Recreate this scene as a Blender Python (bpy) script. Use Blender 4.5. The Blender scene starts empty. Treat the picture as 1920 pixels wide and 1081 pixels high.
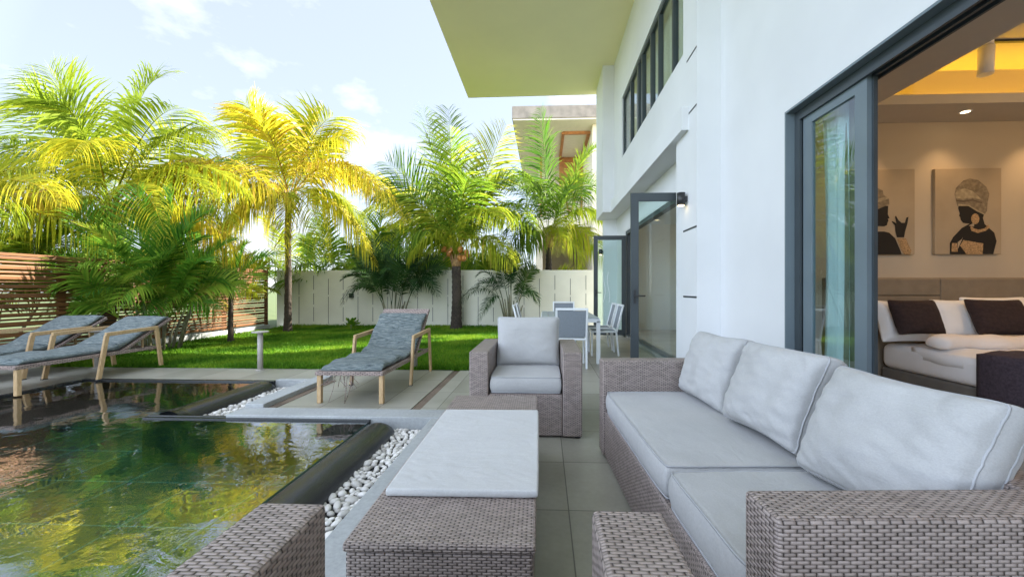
import bpy, bmesh, math, random
import numpy as np
from mathutils import Vector, Matrix, noise
R = math.radians
random.seed(7)
S = bpy.context.scene
# ------------------------------------------------------------------ camera
cd = bpy.data.cameras.new('camera'); cam = bpy.data.objects.new('camera', cd)
S.collection.objects.link(cam)
cam.location = (0, 0, 1.2); cam.rotation_euler = (R(90), 0, R(2.4))
cd.lens = 14; cd.sensor_width = 36; cd.shift_x = -30/1920; cd.clip_start = 0.02; cd.clip_end = 600
S.camera = cam
# ------------------------------------------------------------------ sky and sun
SUN_AZ, SUN_EL = 34, 39          # azimuth from +X towards +Y, elevation
W = bpy.data.worlds.new('World'); S.world = W; W.use_nodes = True
wn = W.node_tree; bgn = wn.nodes['Background']
sky = wn.nodes.new('ShaderNodeTexSky'); sky.sky_type = 'NISHITA'; sky.sun_disc = False
sky.sun_elevation = R(SUN_EL); sky.sun_rotation = R(90-SUN_AZ); sky.air_density = 1.0; sky.dust_density = 0.6; sky.ozone_density = 2.0
tc = wn.nodes.new('ShaderNodeTexCoord'); mp = wn.nodes.new('ShaderNodeMapping'); mp.inputs['Scale'].default_value = (1.0, 1.0, 1.9)
mp.inputs['Location'].default_value = (.31, .12, .05)
ns = wn.nodes.new('ShaderNodeTexNoise'); ns.inputs['Scale'].default_value = 2.6; ns.inputs['Detail'].default_value = 9; ns.inputs['Roughness'].default_value = .58
rp = wn.nodes.new('ShaderNodeValToRGB'); rp.color_ramp.elements[0].position = .50; rp.color_ramp.elements[1].position = .64; rp.color_ramp.elements[0].color = (.45, .45, .45, 1)
mx = wn.nodes.new('ShaderNodeMix'); mx.data_type = 'RGBA'
L = wn.links.new
L(tc.outputs['Generated'], mp.inputs[0]); L(mp.outputs[0], ns.inputs['Vector']); L(ns.outputs['Fac'], rp.inputs[0])
L(rp.outputs[0], mx.inputs['Factor']); L(sky.outputs[0], mx.inputs[6]); mx.inputs[7].default_value = (6.2, 6.5, 6.9, 1)
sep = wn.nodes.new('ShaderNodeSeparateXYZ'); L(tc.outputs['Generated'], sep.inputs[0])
mr = wn.nodes.new('ShaderNodeMapRange'); L(sep.outputs[1], mr.inputs[0]); mr.inputs[1].default_value = -.15; mr.inputs[2].default_value = .55; mr.inputs[3].default_value = 1.45; mr.inputs[4].default_value = .51  # added gradient: sky brighter behind the camera, dimmer ahead, to fill the shade
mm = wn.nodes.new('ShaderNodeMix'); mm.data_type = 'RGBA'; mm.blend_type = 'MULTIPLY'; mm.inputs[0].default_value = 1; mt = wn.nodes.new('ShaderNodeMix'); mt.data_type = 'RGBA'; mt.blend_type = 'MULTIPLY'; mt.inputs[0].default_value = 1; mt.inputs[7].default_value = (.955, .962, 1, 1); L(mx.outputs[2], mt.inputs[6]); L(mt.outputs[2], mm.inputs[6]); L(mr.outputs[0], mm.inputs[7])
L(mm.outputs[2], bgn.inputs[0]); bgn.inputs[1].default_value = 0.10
sl = bpy.data.lights.new('sun', 'SUN'); sl.energy = 5.0; sl.angle = R(.5); sl.color = (1, .93, .80)
so = bpy.data.objects.new('sun', sl); S.collection.objects.link(so)
sd = Vector((math.cos(R(SUN_EL))*math.cos(R(SUN_AZ)), math.cos(R(SUN_EL))*math.sin(R(SUN_AZ)), math.sin(R(SUN_EL))))
so.rotation_euler = sd.to_track_quat('Z', 'Y').to_euler()
S.view_settings.view_transform = 'Standard'; S.view_settings.look = 'None'; S.view_settings.gamma = 1
S.view_settings.exposure = 2.2
S.render.engine = 'CYCLES'
S.cycles.max_bounces = 12; S.cycles.transparent_max_bounces = 24; S.cycles.diffuse_bounces = 5

# ------------------------------------------------------------------ materials
class NT:
    def __init__(s, name):
        s.m = bpy.data.materials.new(name); s.m.use_nodes = True; s.t = s.m.node_tree
        s.b = s.t.nodes['Principled BSDF']; s.out = s.t.nodes['Material Output']
    def n(s, typ, **kw):
        nd = s.t.nodes.new('ShaderNode'+typ)
        for k, v in kw.items():
            if hasattr(nd, k): setattr(nd, k, v)
            else: nd.inputs[k.replace('_', ' ')].default_value = v
        return nd
    def l(s, a, b): s.t.links.new(a, b)
    def math(s, op, a, b=None, c=None):
        nd = s.t.nodes.new('ShaderNodeMath'); nd.operation = op
        for i, x in enumerate((a, b, c)):
            if x is None: continue
            if isinstance(x, (int, float)): nd.inputs[i].default_value = x
            else: s.l(x, nd.inputs[i])
        return nd.outputs[0]
    def ramp(s, fac, *st):
        nd = s.t.nodes.new('ShaderNodeValToRGB'); cr = nd.color_ramp
        while len(cr.elements) < len(st): cr.elements.new(.5)
        for e, (p, c) in zip(cr.elements, st): e.position = p; e.color = (*c, 1)
        s.l(fac, nd.inputs[0]); return nd.outputs[0]
    def mix(s, fac, a, b, mode='MIX'):
        nd = s.t.nodes.new('ShaderNodeMix'); nd.data_type = 'RGBA'; nd.blend_type = mode
        for i, x in ((0, fac), (6, a), (7, b)):
            if isinstance(x, (int, float)): nd.inputs[i].default_value = x
            elif isinstance(x, tuple): nd.inputs[i].default_value = (*x, 1)
            else: s.l(x, nd.inputs[i])
        return nd.outputs[2]
    def noise(s, scale, detail=4, vec=None, rough=.5, dist=0):
        nd = s.n('TexNoise'); nd.inputs['Scale'].default_value = scale; nd.inputs['Detail'].default_value = detail
        nd.inputs['Roughness'].default_value = rough; nd.inputs['Distortion'].default_value = dist
        s.l(vec if vec is not None else s.obj(), nd.inputs['Vector']); return nd.outputs['Fac']
    def obj(s, scale=None, geo=False):
        if geo: o = s.n('NewGeometry').outputs['Position']
        else: o = s.n('TexCoord').outputs['Object']
        if scale:
            mp = s.n('Mapping'); mp.inputs['Scale'].default_value = scale; s.l(o, mp.inputs[0]); o = mp.outputs[0]
        return o
    def uv(s, scale=None):
        o = s.n('TexCoord').outputs['UV']
        if scale:
            mp = s.n('Mapping'); mp.inputs['Scale'].default_value = scale; s.l(o, mp.inputs[0]); o = mp.outputs[0]
        return o
    def bump(s, h, strength=.3, dist=.01):
        nd = s.n('Bump'); nd.inputs['Strength'].default_value = strength; nd.inputs['Distance'].default_value = dist
        s.l(h, nd.inputs['Height']); s.l(nd.outputs[0], s.b.inputs['Normal']); return nd.outputs[0]
    def set(s, col=None, rough=.5, spec=None, metal=0):
        if col is not None:
            if isinstance(col, tuple): s.b.inputs['Base Color'].default_value = (*col, 1)
            else: s.l(col, s.b.inputs['Base Color'])
        if isinstance(rough, (int, float)): s.b.inputs['Roughness'].default_value = rough
        else: s.l(rough, s.b.inputs['Roughness'])
        if spec is not None: s.b.inputs['Specular IOR Level'].default_value = spec
        s.b.inputs['Metallic'].default_value = metal
        return s.m
M = {}
def plain(name, col, rough=.5, metal=0, var=.08, scale=6, bump=0, bscale=60):
    t = NT(name); f = t.noise(scale, 5)
    d = tuple(c*(1-var) for c in col); e = tuple(min(1, c*(1+var)) for c in col)
    m = t.set(t.ramp(f, (.3, d), (.7, e)), rough, metal=metal)
    if bump: t.bump(t.noise(bscale, 4), bump, .004)
    M[name] = m; return m
plain('plaster', (.69, .705, .72), .75, var=.05, scale=.9, bump=.12, bscale=90)
plain('soffit paint', (.95, .88, .60), .8, var=.03, scale=.8, bump=.1, bscale=40)
plain('wall cream', (.68, .67, .57), .8, var=.07, scale=1.4, bump=.15, bscale=60)
plain('interior wall', (.58, .49, .38), .8, var=.03, scale=2, bump=.06, bscale=90)
plain('interior ceiling', (.60, .55, .48), .8, var=.02)
plain('charcoal metal', (.045, .058, .066), .38, var=.12, scale=3)
plain('grey metal', (.14, .18, .205), .4, var=.06, scale=3)
plain('groove', (.03, .035, .04), .6)
plain('white metal', (.74, .78, .80), .35, var=.03)
plain('black metal', (.02, .022, .025), .4)
plain('dark stitch', (.12, .13, .14), .8)
plain('brown fascia', (.26, .225, .19), .8, var=.25, scale=3, bump=.3, bscale=8)
plain('orange timber', (.42, .17, .05), .5, var=.25, scale=5)
plain('neighbour plaster', (.74, .68, .56), .8, var=.04)
plain('coconut', (.42, .17, .035), .45, var=.3, scale=14)
plain('dry sheath', (.34, .20, .085), .8, var=.4, scale=18)
plain('dark base', (.09, .075, .06), .8)
plain('linen white', (.86, .85, .85), .85, var=.03, scale=7, bump=.3, bscale=25)
plain('linen blush', (.84, .78, .74), .85, var=.03, scale=7, bump=.3, bscale=18)
plain('headboard fabric', (.25, .20, .145), .9, var=.1, scale=9, bump=.2, bscale=140)
plain('bed base fabric', (.16, .145, .125), .9, var=.1, scale=9)
plain('maroon fabric', (.030, .016, .016), .9, var=.3, scale=40, bump=.4, bscale=150)
plain('plum throw', (.052, .037, .048), .95, var=.3, scale=60, bump=.5, bscale=160)
plain('art canvas', (.44, .35, .25), .9, var=.06, scale=5, bump=.2, bscale=200)
plain('art black', (.012, .010, .010), .8)
plain('art turban', (.24, .19, .13), .9, var=.35, scale=30)
plain('art turban light', (.38, .31, .21), .9, var=.3, scale=26)
plain('art line', (.14, .10, .07), .9)
plain('art bead', (.42, .27, .14), .9, var=.5, scale=90)
plain('wet black', (.014, .016, .017), .25)
plain('wall light glass', (.8, .75, .6), .4)
plain('sling grey', (.21, .24, .27), .8, var=.12, scale=80)
plain('table slat', (.33, .38, .40), .5, var=.15, scale=8)
plain('bollard metal', (.36, .34, .31), .45, var=.08)

def wicker(name, light, dark, row=.0088, per=.030):
    t = NT(name); uv = t.uv(); sx = t.n('SeparateXYZ')
    dn = t.n('TexNoise'); dn.inputs['Scale'].default_value = 26; t.l(uv, dn.inputs['Vector'])
    off = t.n('VectorMath'); off.operation = 'MULTIPLY_ADD'; t.l(dn.outputs['Color'], off.inputs[0]); off.inputs[1].default_value = (.003, .0022, 0); t.l(uv, off.inputs[2]); t.l(off.outputs[0], sx.inputs[0])
    r = t.math('DIVIDE', sx.outputs[1], row); rf = t.math('FLOOR', r); fv = t.math('SUBTRACT', t.math('FRACT', r), .5)
    a = t.math('ADD', t.math('DIVIDE', sx.outputs[0], per), t.math('MULTIPLY', t.math('FLOORED_MODULO', rf, 2.0), .5))
    fu = t.math('SUBTRACT', t.math('FRACT', a), .5)
    cx = t.n('CombineXYZ'); t.l(rf, cx.inputs[0]); t.l(t.math('FLOOR', a), cx.inputs[1]); w = t.n('TexWhiteNoise'); t.l(cx.outputs[0], w.inputs[0])
    au = t.math('ABSOLUTE', fu); av = t.math('ABSOLUTE', fv)
    hv = t.math('SUBTRACT', 1, t.math('MULTIPLY', t.math('MULTIPLY', fv, fv), 2.0))
    hu = t.math('SUBTRACT', 1, t.math('POWER', t.math('MULTIPLY', au, 2), 5))
    h = t.math('MULTIPLY', hv, hu)
    nz_ = t.noise(300, 2, t.uv((1, 4, 1))); nb = t.noise(7, 4, uv)
    f = t.math('ADD', t.math('ADD', h, t.math('MULTIPLY', t.math('SUBTRACT', nz_, .5), .5)), t.math('MULTIPLY', t.math('SUBTRACT', w.outputs[0], .5), .42))
    col = t.ramp(f, (.16, dark), (.36, tuple(l*.50+d*.5 for l, d in zip(light, dark))), (.72, tuple(l*.85 for l in light)), (1.0, tuple(min(1, l*1.15) for l in light)))
    col = t.mix(.35, col, t.ramp(nb, (.3, (.70, .67, .65)), (.7, (1, 1, 1))), 'MULTIPLY')
    t.set(col, .5); t.bump(h, .8, .005); M[name] = t.m
wicker('wicker', (.325, .272, .250), (.034, .025, .020))
wicker('wicker brown', (.30, .235, .21), (.026, .018, .015), .014, .05)

def fabric(name, col, var=.05, wr=.2):
    t = NT(name)
    w = t.math('ADD', t.math('MULTIPLY', t.noise(210, 3, t.obj((1, 1, 1)), .7), .6), t.math('MULTIPLY', t.noise(90, 2, t.obj((1, 4, 1))), .4)); c = t.noise(5, 4)
    base = t.ramp(c, (.3, tuple(x*(1-var) for x in col)), (.7, tuple(x*(1+var) for x in col)))
    base = t.mix(.45, base, t.ramp(w, (.36, (.66,)*3), (.7, (1, 1, 1))), 'MULTIPLY')
    t.set(base, .92, .2)
    h = t.math('ADD', t.math('MULTIPLY', w, .12), t.math('MULTIPLY', t.noise(11, 4, dist=.6), 1.0))
    cr_ = t.noise(2.6, 5, t.obj((1, 2.6, 1)), .55, 1.6); h = t.math('ADD', h, t.math('MULTIPLY', t.math('ABSOLUTE', t.math('SUBTRACT', cr_, .5)), -1.6))
    t.bump(h, wr, .02); t.b.inputs['Sheen Weight'].default_value = .15; M[name] = t.m
fabric('grey fabric', (.43, .434, .435))
fabric('cover fabric', (.53, .54, .545), .03, .22)
def lounger_fabric():
    t = NT('lounger fabric'); v = t.uv((3, 34, 1))
    n1 = t.noise(3, 5, v, .7, .8); n2 = t.noise(420, 2)
    col = t.ramp(n1, (.34, (.025, .038, .044)), (.45, (.115, .145, .150)), (.58, (.20, .235, .235)), (.68, (.35, .375, .35)))
    col = t.mix(.4, col, t.ramp(n2, (.3, (.65,)*3), (.7, (1, 1, 1))), 'MULTIPLY')
    t.set(col, .9, .2); t.bump(t.math('ADD', n1, t.math('MULTIPLY', n2, .3)), .6, .012); M['lounger fabric'] = t.m
plain('piping fabric', (.36, .37, .385), .9)
lounger_fabric()
def tile(name, size, ox, oy, c1, c2, grout, gw=.006, rough=.38, axis=(0, 1)):
    t = NT(name); p = t.obj(geo=True); sx = t.n('SeparateXYZ'); t.l(p, sx.inputs[0])
    X = t.math('DIVIDE', t.math('SUBTRACT', sx.outputs[axis[0]], ox), size); Y = t.math('DIVIDE', t.math('SUBTRACT', sx.outputs[axis[1]], oy), size)
    def edge(a):
        f = t.math('FRACT', a); return t.math('MINIMUM', f, t.math('SUBTRACT', 1, f))
    e = t.math('MINIMUM', edge(X), edge(Y)); g = t.math('LESS_THAN', e, gw/2/size)
    cx = t.n('CombineXYZ'); t.l(t.math('FLOOR', X), cx.inputs[0]); t.l(t.math('FLOOR', Y), cx.inputs[1])
    wn_ = t.n('TexWhiteNoise'); t.l(cx.outputs[0], wn_.inputs[0])
    n1 = t.noise(1.7, 6, p, .6); n2 = t.noise(34, 4, p)
    f = t.math('ADD', t.math('MULTIPLY', n1, .75), t.math('ADD', t.math('MULTIPLY', t.math('SUBTRACT', wn_.outputs[0], .3), .30), t.math('MULTIPLY', n2, .18)))
    col = t.mix(g, t.ramp(f, (.28, c1), (.68, c2)), grout)
    rg = t.math('ADD', rough, t.math('MULTIPLY', t.math('SUBTRACT', n1, .5), .25))
    t.set(col, t.math('MAXIMUM', rg, t.math('MULTIPLY', g, .8)))
    t.bump(t.math('ADD', t.math('MULTIPLY', t.math('SUBTRACT', 1, g), .5), t.math('MULTIPLY', n2, .08)), .35, .006); M[name] = t.m; return t
tile('terrace tile', .6, .13, 2.165, (.20, .194, .155), (.335, .325, .275), (.13, .125, .11))
tile('pool tile', .6, .1, .2, (.003, .032, .037), (.008, .072, .080), (.11, .28, .28), .013, .4)
plain('pool wall tile', (.003, .028, .026), .3, var=.25, scale=3)
tile('interior tile', .6, .3, .3, (.34, .32, .29), (.42, .40, .37), (.2, .19, .17), .004, .2)
def stone(name, c1, c2, rough, sc=40, bump=.2, spec=None):
    t = NT(name); p = t.obj(geo=True); a = t.noise(sc, 5, p, .7); b = t.noise(2.2, 5, p)
    f = t.math('ADD', t.math('MULTIPLY', a, .6), t.math('MULTIPLY', b, .4))
    t.set(t.ramp(f, (.36, c1), (.64, c2)), rough, spec); t.bump(a, bump, .004); M[name] = t.m
stone('kerb concrete', (.27, .288, .292), (.39, .41, .415), .7)
stone('black granite', (.003, .004, .0045), (.024, .027, .030), .22, 150, .35)
stone('gravel', (.05, .035, .025), (.26, .20, .15), .9, 130, 1)
stone('soil', (.03, .035, .015), (.07, .075, .03), .95, 30, .6)
stone('ground earth', (.035, .06, .015), (.09, .12, .035), .95, 3, .6)
stone('trunk', (.020, .015, .011), (.085, .064, .047), .9, 26, .9)
stone('slim trunk', (.10, .10, .06), (.22, .21, .13), .85, 26, .6)
def pebble():
    t = NT('pebble'); at = t.n('Attribute'); at.attribute_name = 'tint'
    n1 = t.noise(28, 4)
    col = t.ramp(at.outputs['Fac'], (0, (.33, .315, .29)), (.4, (.56, .545, .51)), (1, (.72, .705, .67)))
    t.set(t.mix(.4, col, t.ramp(n1, (.3, (.78,)*3), (.7, (1, 1, 1))), 'MULTIPLY'), .55); t.bump(n1, .15, .004); M['pebble'] = t.m
pebble()
def slatwood():
    t = NT('slat wood'); p = t.obj(geo=True, scale=(1, .5, 14)); n1 = t.noise(5, 6, p, .65); n2 = t.noise(1.2, 3, t.obj(geo=True, scale=(1, .7, 9)))
    t.set(t.mix(.7, t.ramp(n1, (.3, (.08, .032, .010)), (.7, (.28, .120, .035))), t.ramp(n2, (.3, (.5, .45, .45)), (.7, (1, 1, 1))), 'MULTIPLY'), .6); t.bump(n1, .3, .004); M['slat wood'] = t.m
    t = NT('teak'); n1 = t.noise(6, 5, t.obj((14, 14, 3)), .6)
    t.set(t.ramp(n1, (.3, (.36, .235, .115)), (.7, (.52, .37, .20))), .55); t.bump(n1, .15, .003); M['teak'] = t.m
slatwood()
def leaf(name, stops, trans=.58, tmul=1.5):
    t = NT(name); at = t.n('Attribute'); at.attribute_name = 'tint'
    col = t.ramp(at.outputs['Fac'], *stops)
    col = t.mix(.35, col, t.ramp(t.noise(9, 3, t.obj(geo=True)), (.3, (.6,)*3), (.7, (1, 1, 1))), 'MULTIPLY')
    t.set(col, .5, .12)
    tr = t.n('BsdfTranslucent'); t.l(t.mix(1.0, col, (min(1, tmul*1.0), min(1, tmul*.95), .45), 'MULTIPLY') if tmul < 1 else col, tr.inputs[0])
    ms = t.n('MixShader'); ms.inputs[0].default_value = trans
    t.l(t.b.outputs[0], ms.inputs[1]); t.l(tr.outputs[0], ms.inputs[2]); t.l(ms.outputs[0], t.out.inputs[0]); M[name] = t.m
leaf('leaf gold', ((0, (.21, .30, .022)), (.35, (.42, .46, .028)), (.72, (.66, .55, .035)), (1, (.55, .32, .10))))
leaf('leaf lime', ((0, (.06, .15, .018)), (.4, (.18, .30, .025)), (.8, (.42, .46, .035)), (1, (.5, .40, .08))))
leaf('leaf green', ((0, (.03, .11, .012)), (.5, (.10, .25, .02)), (.85, (.28, .40, .04)), (1, (.4, .36, .06))), .4)
leaf('leaf dark', ((0, (.012, .036, .012)), (.5, (.028, .075, .018)), (.9, (.075, .12, .024)), (1, (.2, .16, .05))), .35)
leaf('grass', ((0, (.045, .14, .008)), (.5, (.115, .27, .016)), (1, (.24, .37, .03))), .4)
def schlick(t, f0, normal=None, ex=5.0):        # two-sided reflectance of a thin sheet
    g = t.n('NewGeometry'); d = t.n('VectorMath'); d.operation = 'DOT_PRODUCT'
    t.l(normal if normal is not None else g.outputs['Normal'], d.inputs[0]); t.l(g.outputs['Incoming'], d.inputs[1])
    c = t.math('SUBTRACT', 1, t.math('MINIMUM', t.math('ABSOLUTE', d.outputs['Value']), 1))
    return t.math('ADD', f0, t.math('MULTIPLY', t.math('POWER', c, ex), 1-f0))
def glass(name, tint, f0=.05, rough=0.0):
    t = NT(name); fr = schlick(t, f0)
    tb = t.n('BsdfTransparent'); tb.inputs[0].default_value = (*tint, 1); g = t.n('BsdfGlossy'); g.inputs['Roughness'].default_value = rough
    ms = t.n('MixShader'); t.l(fr, ms.inputs[0]); t.l(tb.outputs[0], ms.inputs[1]); t.l(g.outputs[0], ms.inputs[2]); t.l(ms.outputs[0], t.out.inputs[0]); M[name] = t.m
glass('door glass', (.84, .93, .91), .05)
glass('panel glass', (.84, .95, .96), .13)
glass('window glass', (.93, .97, .95), .07)
def water():
    t = NT('water'); p = t.obj(geo=True)
    mp = t.n('Mapping'); mp.inputs['Rotation'].default_value = (0, 0, R(28)); mp.inputs['Scale'].default_value = (1.0, 2.0, 1); t.l(p, mp.inputs[0])
    h1 = t.noise(2.4, 3, mp.outputs[0], .45, .9); h2 = t.noise(9, 3, t.obj(geo=True, scale=(1, .55, 1)), .5, .8)
    hh = t.math('ADD', t.math('MULTIPLY', h1, .42), t.math('MULTIPLY', h2, .24))
    bp = t.n('Bump'); bp.inputs['Strength'].default_value = .052; bp.inputs['Distance'].default_value = .10; t.l(hh, bp.inputs['Height'])
    fr = schlick(t, .40, bp.outputs[0], 4.0)
    tb = t.n('BsdfTransparent'); tb.inputs[0].default_value = (.62, .86, .82, 1); g = t.n('BsdfGlossy'); g.inputs['Roughness'].default_value = .004
    t.l(bp.outputs[0], g.inputs['Normal'])
    ms = t.n('MixShader'); t.l(fr, ms.inputs[0]); t.l(tb.outputs[0], ms.inputs[1]); t.l(g.outputs[0], ms.inputs[2]); t.l(ms.outputs[0], t.out.inputs[0]); M['water'] = t.m
water()
def emit(name, col, st):
    t = NT(name); e = t.n('Emission'); e.inputs[0].default_value = (*col, 1); e.inputs[1].default_value = st; t.l(e.outputs[0], t.out.inputs[0]); M[name] = t.m
emit('cove led', (1, .58, .03), 4.2); emit('lamp glow', (1, .78, .45), 2)
def sheer():
    t = NT('sheer curtain'); n = t.noise(8, 3, t.obj((10, 10, .2)))
    t.set(t.ramp(n, (.3, (.72, .80, .79)), (.7, (.86, .90, .89))), .9)
    tr = t.n('BsdfTranslucent'); tr.inputs[0].default_value = (.8, .86, .85, 1); ms = t.n('MixShader'); ms.inputs[0].default_value = .2
    t.l(t.b.outputs[0], ms.inputs[1]); t.l(tr.outputs[0], ms.inputs[2]); t.l(ms.outputs[0], t.out.inputs[0]); M['sheer curtain'] = t.m
sheer()
plain('drape brown', (.22, .19, .13), .9, var=.1)

# ------------------------------------------------------------------ mesh helpers
def link(name, me, mat, parent=None, smooth=False):
    o = bpy.data.objects.new(name, me); S.collection.objects.link(o)
    for m in (mat if isinstance(mat, (list, tuple)) else [mat]): me.materials.append(M[m])
    if smooth:
        me.polygons.foreach_set('use_smooth', [True]*len(me.polygons))
    if parent: o.parent = parent
    return o
def boxuv(me):
    n = len(me.loops); 
    if not n: return
    uvl = me.uv_layers.new(name='UVMap')
    co = np.empty(len(me.vertices)*3, np.float32); me.vertices.foreach_get('co', co); co = co.reshape(-1, 3)
    vi = np.empty(n, np.int32); me.loops.foreach_get('vertex_index', vi)
    nr = np.empty(len(me.polygons)*3, np.float32); me.polygons.foreach_get('normal', nr); nr = np.abs(nr.reshape(-1, 3))
    lt = np.empty(len(me.polygons), np.int32); me.polygons.foreach_get('loop_total', lt)
    ax = np.repeat(nr.argmax(1), lt); c = co[vi]
    u = np.where(ax == 0, c[:, 1], c[:, 0]); v = np.where(ax == 2, c[:, 1], c[:, 2])
    uvl.data.foreach_set('uv', np.stack([u, v], 1).astype(np.float32).ravel())
class MB:
    def __init__(s): s.bm = bmesh.new()
    def box(s, x0, x1, y0, y1, z0, z1, bev=0, seg=2, mat=0, M4=None):
        r = bmesh.ops.create_cube(s.bm, size=1); vs = r['verts']
        for v in vs: v.co = ((x0+x1)/2+v.co.x*(x1-x0), (y0+y1)/2+v.co.y*(y1-y0), (z0+z1)/2+v.co.z*(z1-z0))
        es = list({e for v in vs for e in v.link_edges})
        fs = {f for v in vs for f in v.link_faces}
        if bev:
            rb = bmesh.ops.bevel(s.bm, geom=es, offset=bev, segments=seg, profile=.5, affect='EDGES'); vs = rb['verts']; fs = set(rb['faces'])|{f for v in vs for f in v.link_faces}
            vs = list({v for f in fs for v in f.verts})
        for f in fs: f.material_index = mat
        if M4 is not None: bmesh.ops.transform(s.bm, matrix=M4, verts=vs)
        return s
    def bar(s, a, b, w, d=None, bev=.004, up=(0, 0, 1), mat=0):     # square bar between two points
        a = Vector(a); b = Vector(b); d = d or w; z = (b-a); ln = z.length; z.normalize(); up = Vector(up)
        if abs(z.dot(up)) > .98: up = Vector((0, 1, 0))
        x = up.cross(z).normalized(); y = z.cross(x)
        m = Matrix((x, y, z)).transposed().to_4x4(); m.translation = a
        return s.box(-w/2, w/2, -d/2, d/2, 0, ln, bev, 1, mat, m)
    def tube(s, pts, rad, n=8, mat=0, cap=True):
        pts = [Vector(p) for p in pts]; rs = rad if isinstance(rad, (list, tuple)) else [rad]*len(pts); rings = []
        for i, p in enumerate(pts):
            t = (pts[min(i+1, len(pts)-1)]-pts[max(i-1, 0)]).normalized(); u = Vector((0, 0, 1)) if abs(t.z) < .9 else Vector((0, 1, 0))
            x = u.cross(t).normalized(); y = t.cross(x)
            rings.append([s.bm.verts.new(p+(x*math.cos(2*math.pi*k/n)+y*math.sin(2*math.pi*k/n))*rs[i]) for k in range(n)])
        for a, b in zip(rings, rings[1:]):
            for k in range(n):
                f = s.bm.faces.new((a[k], a[(k+1) % n], b[(k+1) % n], b[k])); f.smooth = True; f.material_index = mat
        if cap:
            for r, rev in ((rings[0], True), (rings[-1], False)):
                f = s.bm.faces.new(list(reversed(r)) if rev else r); f.material_index = mat
        return s
    def ball(s, c, rx, ry=None, rz=None, seg=12, mat=0):
        r = bmesh.ops.create_uvsphere(s.bm, u_segments=seg, v_segments=max(6, seg*2//3), radius=1)
        for v in r['verts']:
            v.co = (c[0]+v.co.x*rx, c[1]+v.co.y*(ry or rx), c[2]+v.co.z*(rz or rx))
            for f in v.link_faces: f.smooth = True; f.material_index = mat
        return s
    def poly(s, pts, mat=0):
        f = s.bm.faces.new([s.bm.verts.new(p) for p in pts]); f.material_index = mat; return s
    def build(s, name, mat, parent=None, smooth=False):
        me = bpy.data.meshes.new(name); s.bm.normal_update(); s.bm.to_mesh(me); s.bm.free(); boxuv(me)
        return link(name, me, mat, parent, smooth)
def npmesh(name, V, F3, mat, parent=None, tint=None, smooth=False):
    me = bpy.data.meshes.new(name); V = np.asarray(V, np.float32); F = np.asarray(F3, np.int32); k = F.shape[1]
    me.vertices.add(len(V)); me.vertices.foreach_set('co', V.ravel()); me.loops.add(F.size); me.loops.foreach_set('vertex_index', F.ravel())
    me.polygons.add(len(F)); me.polygons.foreach_set('loop_start', np.arange(0, F.size, k, dtype=np.int32)); me.polygons.foreach_set('loop_total', np.full(len(F), k, np.int32))
    me.update(calc_edges=True)
    if tint is not None:
        at = me.attributes.new('tint', 'FLOAT', 'POINT'); at.data.foreach_set('value', np.asarray(tint, np.float32))
    return link(name, me, mat, parent, smooth)
def tag(o, label=None, cat=None, group=None, kind=None):
    if label: o['label'] = label
    if cat: o['category'] = cat
    if group: o['group'] = group
    if kind: o['kind'] = kind
    return o
def thing(name, label, cat, loc=(0, 0, 0), rz=0, group=None):
    o = bpy.data.objects.new(name, None); o.empty_display_size = .2; S.collection.objects.link(o); o.location = loc; o.rotation_euler = (0, 0, R(rz)); return tag(o, label, cat, group)
def copy_tree(o, parent=None):
    c = o.copy(); S.collection.objects.link(c)
    if parent: c.parent = parent
    for ch in list(o.children): copy_tree(ch, c)
    return c
def struct(name, mb, mat): return tag(mb.build(name, mat), kind='structure')
def nz(p, sc, seed=0): return noise.noise(Vector((p[0]*sc+seed*7.3, p[1]*sc+seed*3.1, p[2]*sc+seed)))
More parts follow.
